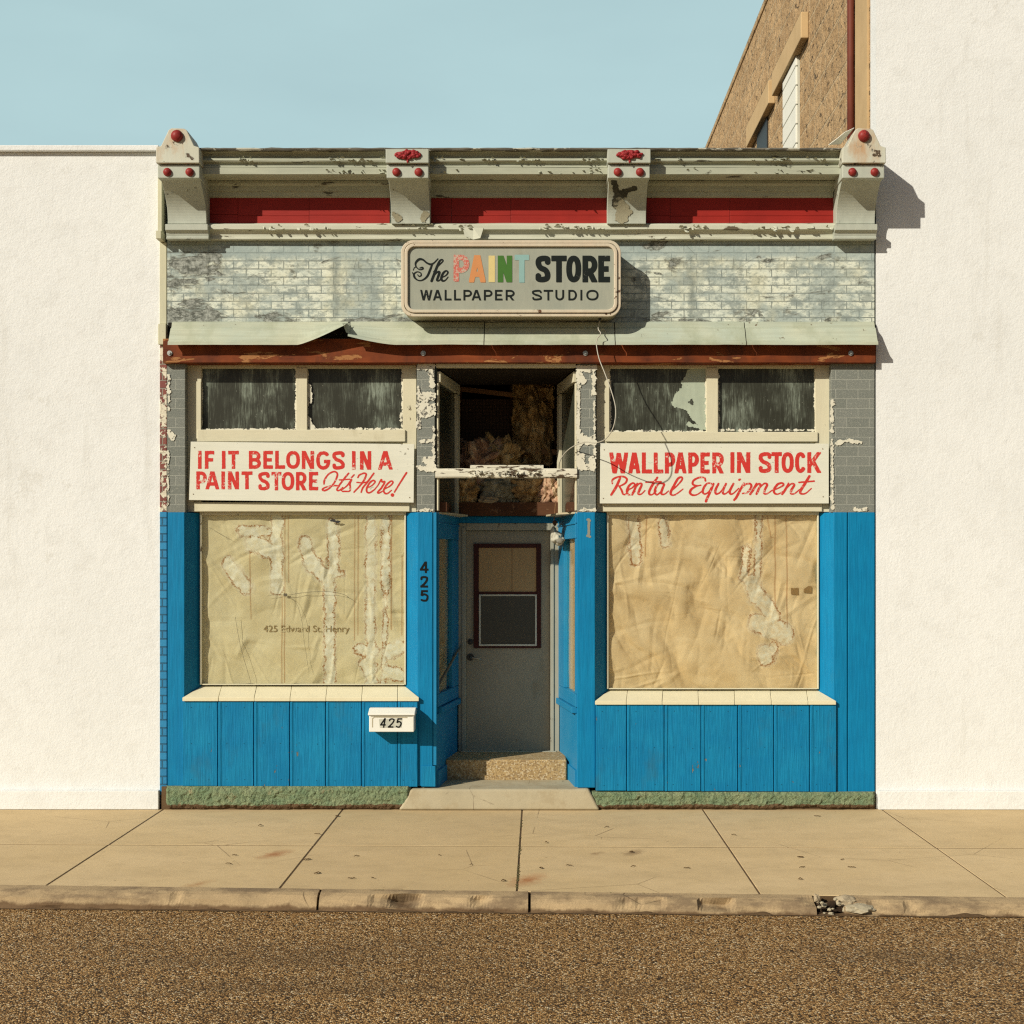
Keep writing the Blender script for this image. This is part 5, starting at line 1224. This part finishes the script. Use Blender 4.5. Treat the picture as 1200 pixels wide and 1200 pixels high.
m = ring(rrect(470, 727.5, 281.5, 371, 14, yS), rrect(473.6, 724, 285, 367.5, 11, yS), yS-.006, yS+.03)
m.build('outer_rim', m_rim, SG, bevel=.004)
m = ring(rrect(474.2, 723.4, 285.6, 366.9, 11, yS), rrect(478.2, 719.4, 289.4, 363.2, 8, yS), yS-.020, yS+.0055)
m.build('inner_rim', m_rim, SG, bevel=.006)
MB().extrude_xz(rrect(478, 719.6, 289.2, 363.4, 8, yS), yS+.002, yS+.0055).build('face', m_face, SG)
yl = yS-.0005; L_ = at(yl)
flat(word((('S', 627.5, 645), ('T', 646, 664), ('O', 663.5, 681), ('R', 682.5, 700), ('E', 701, 714.8)), 299.5, 330.8, 6.6), L_, .4).build('lettering', m_lblack, SG)
flat(word((('W', 492.3, 506.6), ('A', 507.3, 518), ('L', 521, 529), ('L', 532, 540), ('P', 543, 553), ('A', 552.5, 564), ('P', 567, 577), ('E', 580, 588.8), ('R', 592.5, 603), ('S', 623.4, 635), ('T', 637, 648), ('U', 650.8, 661), ('D', 666, 676), ('I', 680, 682.4), ('O', 687, 701.3)), 339.6, 352, 2.2), L_, .32).build('small_lettering', m_lblack, SG)
for ch, a, b, mt, t, bt in (('P', 531.5, 550, m_ltP, 298.5, 330), ('A', 549.5, 569, m_ltA, 299, 331), ('I', 572.5, 580, m_ltI, 299.5, 330.6), ('N', 583.3, 600.2, m_ltN, 299.5, 330.8), ('T', 603, 620, m_ltT, 298.5, 331.2)):
    flat(glyph(ch, a, b, t, bt, 7.6 if ch == 'I' else 6.4), L_, .4).build('coloured_letter', mt, SG)
the = script([[(155, 222, .6), (185, 215, .9), (188, 232, .9), (150, 238, .7), (115, 205, .8), (112, 165, 1.3), (148, 128, 1.5), (190, 132, 1.2), (230, 165, 1.1), (275, 182, 1.3), (310, 165, .9), (352, 122, .7)],
              [(292, 175, 1), (268, 240, 1.4), (235, 312, 1.3), (185, 352, .9), (138, 355, .8), (98, 322, 1.2), (95, 285, 1.0), (128, 263, .7), (165, 275, .7), (170, 302, .8), (148, 312, .7), (133, 295, .6)], [(75, 270, .5), (88, 290, .9), (98, 315, 1.1)], [(85, 245, .5), (95, 222, .5), (112, 208, .6)],
              [(305, 262, .6), (360, 195, .8), (405, 148, .8), (396, 130, .9), (368, 150, 1.3), (335, 225, 1.6), (283, 362, 1.6)], [(300, 315, .7), (342, 268, 1), (368, 268, 1.5), (352, 320, 1.5), (342, 354, 1.3), (366, 356, .9), (396, 322, .6)],
              [(396, 325, .6), (440, 300, .8), (460, 268, 1), (440, 252, 1), (408, 278, 1.4), (388, 332, 1.6), (402, 360, 1.3), (432, 354, .8), (462, 318, .6)]], 475, 290, 9.231, 8.5)
flat(the, L_, .3).build('script_lettering', m_lblack, SG)
MB().tube([(X(703, -.15), -.15, Z(371, -.15)), (X(703, -.15), -.15, Z(375.5, -.15))], .012, 10).build('cable_gland', m_black, SG)

def sign_board(label, corners, yb, nails):
    t = thing('sign_board', label, 'sign', (X((corners[0][0]+corners[1][0])/2, yb), yb, Z(corners[2][1])))
    MB().extrude_xz([(X(a, yb), Z(b, yb)) for a, b in corners], yb, yb+.018).build('board', m_board, t, bevel=.002)
    m = MB()
    for a, b in nails: m.tube([(X(a, yb), yb+.001, Z(b, yb)), (X(a, yb), yb-.003, Z(b, yb))], .005, 8)
    m.build('nail_heads', paint('rusty_nail', (.25, .2, .13)), t)
    return t
yb = .024
s1 = sign_board('white board with red lettering If It Belongs In A Paint Store', [(223.5, 517.5), (485.5, 520.5), (484.8, 589), (221.5, 586)], yb, ((228, 524.5), (226.5, 579), (478, 526), (480, 583)))
yl = yb-.0012
flat(word((('I', 232, 236.2), ('F', 240, 251), ('I', 260, 264.2), ('T', 267.3, 279.8), ('B', 291.6, 305.8), ('E', 308.5, 319.8), ('L', 322.4, 334), ('O', 335.3, 351.4), ('N', 353.6, 368)), 528.3, 549.4, 4.2)
     + word((('G', 370.5, 387), ('S', 389.4, 404), ('I', 412.3, 416.8), ('N', 421.8, 435), ('A', 443, 460)), 528.6, 550.4, 4.2)
     + word((('P', 230, 242.2), ('A', 240.8, 256.8), ('I', 259.3, 263.6), ('N', 267, 280), ('T', 282.9, 295.8)), 552.4, 573.4, 4.1)
     + word((('S', 302.6, 316), ('T', 318, 329.7), ('O', 330, 344.8), ('R', 346.8, 359.2), ('E', 362, 372.8)), 553, 574.6, 4.1), at(yl), .38, .25, 1.2, 3).build('lettering', m_lred, s1)
its = script([[(104, 240, .9), (112, 192, 1), (150, 130, .9), (200, 93, .9), (246, 84, .9), (276, 112, 1), (266, 165, 1), (238, 222, .9), (203, 268, .9), (158, 306, .9), (108, 326, 1), (86, 312, 1), (112, 290, .8), (172, 270, .7), (240, 262, .8), (300, 268, .8)],
              [(420, 105, .9), (350, 190, 1), (292, 270, .9), (270, 318, .9), (302, 322, .8), (345, 285, .6)], [(300, 190, .7), (435, 180, .7)], [(490, 125, .8), (455, 160, .8)],
              [(322, 325, .6), (400, 262, .8), (456, 185, .9), (436, 235, 1), (440, 290, 1), (428, 332, .9), (340, 336, .8)],
              [(538, 158, .8), (560, 126, .9), (615, 104, .9), (645, 122, 1), (612, 200, 1), (560, 270, .9), (488, 346, .8)], [(742, 104, .9), (665, 210, 1), (602, 290, .9), (580, 348, .8)], [(525, 222, .7), (600, 226, .7), (665, 214, .8)],
              [(662, 292, .6), (722, 258, .7), (757, 215, .9), (735, 196, .9), (692, 225, 1), (652, 295, 1), (655, 342, 1), (690, 352, .9), (752, 310, .7), (800, 250, .6)],
              [(795, 260, .6), (836, 186, .9), (846, 214, .9), (882, 214, .9), (840, 290, 1), (792, 345, .9), (806, 358, .8), (860, 330, .6)],
              [(872, 310, .6), (950, 266, .8), (987, 220, .9), (960, 206, .9), (908, 250, 1), (868, 322, 1), (888, 362, 1), (922, 360, .8), (968, 322, .6)],
              [(1160, 98, 1.0), (1085, 215, .9), (1005, 346, .8)], [(980, 382, 1.9), (981, 383, 1.9)]], 370, 545, 10.909, 12)
flat(its, at(yl), .32, .15, 1.2, 5).build('script_lettering', m_lred, s1)
s2 = sign_board('white board with red lettering Wallpaper In Stock Rental Equipment', [(703.5, 519.5), (971.3, 520), (971.3, 590), (703, 590)], yb, ((708, 527), (707, 584), (964, 526), (964.5, 582)))
flat(word((('W', 714, 736), ('A', 736.4, 750.2), ('L', 752.1, 764), ('L', 766, 777.3), ('P', 779.1, 791.3), ('A', 790.4, 804.4), ('P', 806.5, 819), ('E', 820.7, 831.8), ('R', 834.6, 848.2)), 530.2, 554.8, 4.7)
     + word((('I', 855.9, 860.6), ('N', 863.6, 879.2), ('S', 889, 904), ('T', 904, 916.2), ('O', 915.8, 930.2), ('C', 931.6, 944.6), ('K', 946, 962.2)), 529.8, 554.2, 4.7), at(yl), .38, .25, 1.2, 7).build('lettering', m_lred, s2)
ren = script([[(150, 400, .7), (152, 362, .9), (198, 336, .9), (260, 330, .9), (296, 355, 1), (280, 396, .9), (222, 428, .7)], [(228, 345, 1.1), (190, 430, 1.3), (140, 513, 1.1)], [(218, 424, .8), (245, 470, 1), (258, 505, .9), (286, 505, .7), (312, 468, .6)],
              [(300, 466, .6), (350, 442, .7), (376, 410, .9), (354, 395, .9), (320, 420, 1.1), (298, 468, 1.2), (306, 506, 1), (336, 510, .7), (378, 478, .6)],
              [(400, 398, .8), (378, 450, 1.1), (350, 510, 1.1)], [(372, 455, .6), (418, 402, .8), (446, 408, 1), (424, 462, 1.2), (410, 502, 1), (440, 506, .7), (478, 470, .6)],
              [(602, 340, 1), (560, 402, 1.2), (524, 470, 1.2), (522, 506, 1), (552, 510, .7), (590, 474, .6)], [(488, 386, .8), (640, 382, .8)],
              [(668, 402, .9), (620, 400, .8), (584, 446, 1.1), (578, 494, 1.1), (604, 510, .8), (646, 468, .7), (672, 410, 1), (648, 466, 1.2), (644, 504, 1), (676, 506, .7), (715, 474, .6)],
              [(735, 482, .6), (800, 422, .7), (850, 362, .9), (846, 336, .9), (810, 350, 1.1), (768, 422, 1.2), (736, 490, 1.2), (752, 515, .9), (792, 506, .7), (860, 455, .6)],
              [(1086, 372, .9), (1076, 342, .8), (1020, 340, .9), (968, 368, 1), (958, 406, 1), (1000, 422, .8), (1040, 416, .6)], [(1000, 423, .8), (948, 454, 1.1), (930, 490, 1.2), (955, 515, 1), (1002, 510, .7), (1062, 468, .6)],
              [(1152, 402, .8), (1110, 396, .8), (1074, 432, 1.1), (1058, 482, 1.1), (1080, 505, .8), (1122, 478, .7), (1166, 402, 1), (1130, 490, 1.2), (1092, 572, 1.2), (1096, 576, 1)]], 700, 520, 8.571, 10.5)
ren += script([[(95, 375, 1), (66, 438, 1.2), (74, 470, 1), (110, 456, .7), (150, 402, .7), (166, 375, 1)], [(166, 375, 1), (138, 436, 1.2), (140, 468, 1), (166, 466, .7), (205, 430, .6)], [(236, 375, 1), (204, 436, 1.2), (206, 470, 1), (236, 464, .7), (285, 418, .6)], [(290, 338, 1.1), (298, 334, .9)],
               [(334, 370, 1), (300, 432, 1.2), (264, 500, 1.2), (242, 527, 1)], [(305, 425, .7), (350, 380, .8), (394, 376, 1), (402, 408, 1.1), (366, 456, .9), (320, 466, .7)],
               [(452, 372, .9), (425, 425, 1.2), (393, 472, 1.1)], [(430, 420, .6), (468, 377, .8), (490, 386, 1.1), (470, 430, 1.2), (452, 470, 1.1)], [(470, 428, .6), (522, 374, .8), (552, 384, 1.1), (530, 430, 1.2), (524, 465, 1), (552, 468, .7), (602, 434, .6)],
               [(618, 432, .6), (665, 412, .7), (706, 385, .9), (690, 368, .9), (648, 382, 1.1), (616, 432, 1.2), (624, 466, 1), (660, 470, .7), (716, 438, .6)],
               [(752, 372, .9), (725, 425, 1.2), (693, 472, 1.1)], [(730, 420, .6), (778, 376, .8), (806, 386, 1.1), (780, 432, 1.2), (774, 465, 1), (806, 468, .7), (856, 430, .6)],
               [(948, 305, 1.2), (902, 380, 1.4), (864, 442, 1.3), (870, 468, 1), (912, 465, .7), (966, 420, .6)], [(850, 362, .8), (992, 350, .8)]], 830, 520, 8, 9.8)
flat(ren, at(yl), .32, .15, 1.2, 5).build('script_lettering', m_lred, s2)

# ================================================================== MAILBOX
ym = -.19
MBX = thing('mailbox', 'white wall mailbox numbered 425 on the blue kick panel left of the door', 'mailbox', (X(459, ym), -.1, Z(858, ym)))
x0, x1 = X(432.5, ym), X(485, ym)
MB().box(x0, x1, ym, -.034, Z(857.8, ym), Z(838, ym)).build('box_body', m_mail, MBX, bevel=.006)
zl0, zl1 = Z(838.4, ym-.012), Z(829, -.05)
MB().profile([(ym-.012, zl0), (ym-.012, zl0+.014), (-.10, zl1), (-.035, zl1), (-.035, zl0)], x0-.008, x1+.008, True, 1).build('lid', m_mail, MBX, bevel=.004)
MB().pbox(434.5, 483, 838.5, 839.6, ym-.004, ym-.0005).build('lid_gap', m_cabinet, MBX)
m = MB(); st = [{'p': [(436.5, 852), (436.5, 842), (439, 840.3), (477, 840.8)], 'r': .55}]
flat(st, at(ym-.0012), .25).build('embossed_line', paint('grime_line', (.42, .38, .26)), MBX)
MB().extrude_xz([(X(444, ym), Z(842.5, ym)), (X(471.5, ym), Z(841.5, ym)), (X(470.5, ym), Z(852.5, ym)), (X(445, ym), Z(853, ym))], ym-.0016, ym-.0003).build('number_plate', paint('grey_plate', (.44, .45, .38), (.56, .56, .48), 30, .8), MBX)
m = MB()
for ch, a in (('4', 444.8), ('2', 454.2), ('5', 463.2)):
    q = flat(glyph(ch, a, a+6.6, 841.6, 852.8, 1.7, .18), at(ym-.0026), .25); m.add(q.v, q.f)
m.build('number', m_digit, MBX)

# ================================================================== LOOSE THINGS
def path3(pts): return spline([(X(a, y), y, Z(b, y)) for a, b, y in pts], 8)
wire = path3([(703, 375, -.15), (701, 385, -.17), (704, 391, -.20), (700, 397, -.22), (699, 404, -.25), (702, 420, -.30), (709, 438, -.38), (717, 460, -.45), (721.5, 480, -.48), (719, 500, -.48), (710, 514, -.42), (698, 519, -.30), (686, 518, -.18), (672, 523, -.06), (662, 531, .05), (656, 541, .12), (655, 550, .18), (655, 570, .25)])
tag(MB().tube(wire, .0042, 8).build('loose_cable', m_wire, smooth=True), 'loose grey cable looping from the light box sign into the open transom', 'cable')
sw = path3([(704, 386, -.12), (708, 386, -.10), (711, 392, -.10), (709, 399, -.12)])
tag(MB().tube(sw, .0035, 6).build('wire_tail', m_wire, smooth=True), 'short curled wire tail hanging under the right end of the light box sign', 'wire')
yl_ = .60
LH = thing('hanging_lamp_holder', 'broken white lamp holder dangling on a wire above the right of the door', 'lamp holder', (X(652, yl_), yl_, Z(640, yl_)))
MB().tube(spline([(X(651, yl_), yl_, Z(590, yl_)), (X(650, yl_), yl_, Z(603, yl_)), (X(649, yl_), yl_, Z(614, yl_)), (X(651, yl_), yl_, Z(622, yl_))], 6), .004, 6).build('cord', m_wood, LH)
MB().ball((X(653.5, yl_), yl_, Z(631, yl_)), .058, 4, (1.05, .9, .95), .35, 1.4, 5).ball((X(648.5, yl_), yl_+.0, Z(624, yl_)), .035, 3, (.8, .8, 1.5), .3, 1.4, 9).build('shade', paint('chalky_white', (.50, .49, .40), (.36, .34, .26), 20, .8, (.2, .17, .1), 30, .62), LH, smooth=True)
MB().ball((X(656, yl_), yl_-.045, Z(634, yl_)), .032, 3, (1, .5, .8), .2, 2, 5).build('socket', paint('grey_socket', (.22, .21, .17)), LH, smooth=True)
MB().ball((X(650, yl_), yl_, Z(613, yl_)), .018, 2, (1, 1, 1.2), .5, 2, 5).build('cord_knot', m_redwood, LH)
stk = [(X(513, .18), .16, Z(804, .18)), (X(524, .4), .40, Z(785, .40)), (X(535, .75), .74, Z(765, .74)), (X(541, .92), .90, Z(756, .90))]
tag(MB().tube(stk, [.013, .013, .011, .009], 8).build('wooden_rod', paint('grey_rod', (.17, .16, .12), (.1, .095, .07), 8, .7, None, rough=.6)), 'grey rod leaning diagonally across the left side light by the door', 'rod')

# ================================================================== NEIGHBOURS
NL = thing('neighbour_building', 'plain white stucco building adjoining the left end of the blue storefront', 'building', (-6.0, 0, 0))
xp = X(187)
MB().box(-13.5, xp-.002, .02, 9, -.05, Z(178)).build('stucco_wall', m_white, NL)
MB().box(-13.5, xp+.0, -.03, 9.02, Z(178)+.002, Z(171)).build('coping', m_white, NL, bevel=.008)
MB().box(xp, XL-.006, .006, .3, .12, Z(600)).build('blue_brick_pier', m_bbrick, NL, bevel=.003)
MB().box(xp, XL-.006, .006, .3, Z(599.9), Z(405)).build('flaking_brick_pier', m_fbrick, NL, bevel=.003)
m = MB().box(xp, XL-.006, .0, .3, Z(380)+.004, Z(284)); m.box(xp, XL+.002, -.05, .3, Z(404.5), Z(380.5)); m.box(xp, XL-.02, -.12, .3, Z(283.5), Z(274)); m.box(xp, XL-.03, -.06, .3, Z(273.9), Z(205)); m.build('cream_pier', m_cbrick, NL, bevel=.004)
MB().box(xp, XL-.004, .03, .3, -.05, .118).build('dark_pier_hole', m_tar, NL)  # black block painting the darkness of a hole at the pier foot
MB().box(-13.5, xp, -.035, .019, .0, .16).build('base_course', m_white, NL, bevel=.006)

SB = thing('stone_building', 'tall tan rough stone building rising behind the right end of the storefront', 'building', (6.5, 0, 0))
xw = 2.875; zr = 9.12
MB().box(xw, 13.5, .21, 17.8, -.05, zr).build('stone_wall', m_stone, SB)
MB().box(xw-.0, 13.6, .0, .205, -.05, zr).build('white_front_wall', m_white, SB)
MB().box(xw+.01, 13.6, -.045, -.001, .0, .16).build('base_course', m_white, SB, bevel=.006)
MB().box(xw-.02, 13.62, -.03, 17.83, zr+.002, zr+.10).build('coping', m_stone, SB, bevel=.02)
def lintel(y0, y1): MB().box(xw-.085, xw-.001, y0, y1, 7.66, 7.94).build('lintel', m_taupe, SB, bevel=.01)
for y0, y1, boarded in ((3.45, 4.30, True), (5.55, 6.35, False)):
    lintel(y0-.5, y1+.5)
    w = MB().box(xw-.02, xw-.002, y0, y1, 5.2, 7.655).build('window', m_black if not boarded else m_whiteframe, SB)
    if boarded:
        m = MB(); z = 5.22
        while z < 7.64:
            m.profile([(0, 0)], 0, 0, False) if False else None
            m.box(xw-.045, xw-.021, y0+.01, y1-.01, z, min(7.65, z+.20)); z += .212
        m.build('boarding', m_boardup, w, bevel=.006)
MB().box(xw-.02, xw-.0005, .25, .70, 4.5, zr-.02).build('quoin', m_taupe, SB)
MB().tube([(xw-.036, .80, 4.6), (xw-.036, .80, zr-.3)], .033, 14).build('drainpipe', m_pipe, SB, smooth=True)
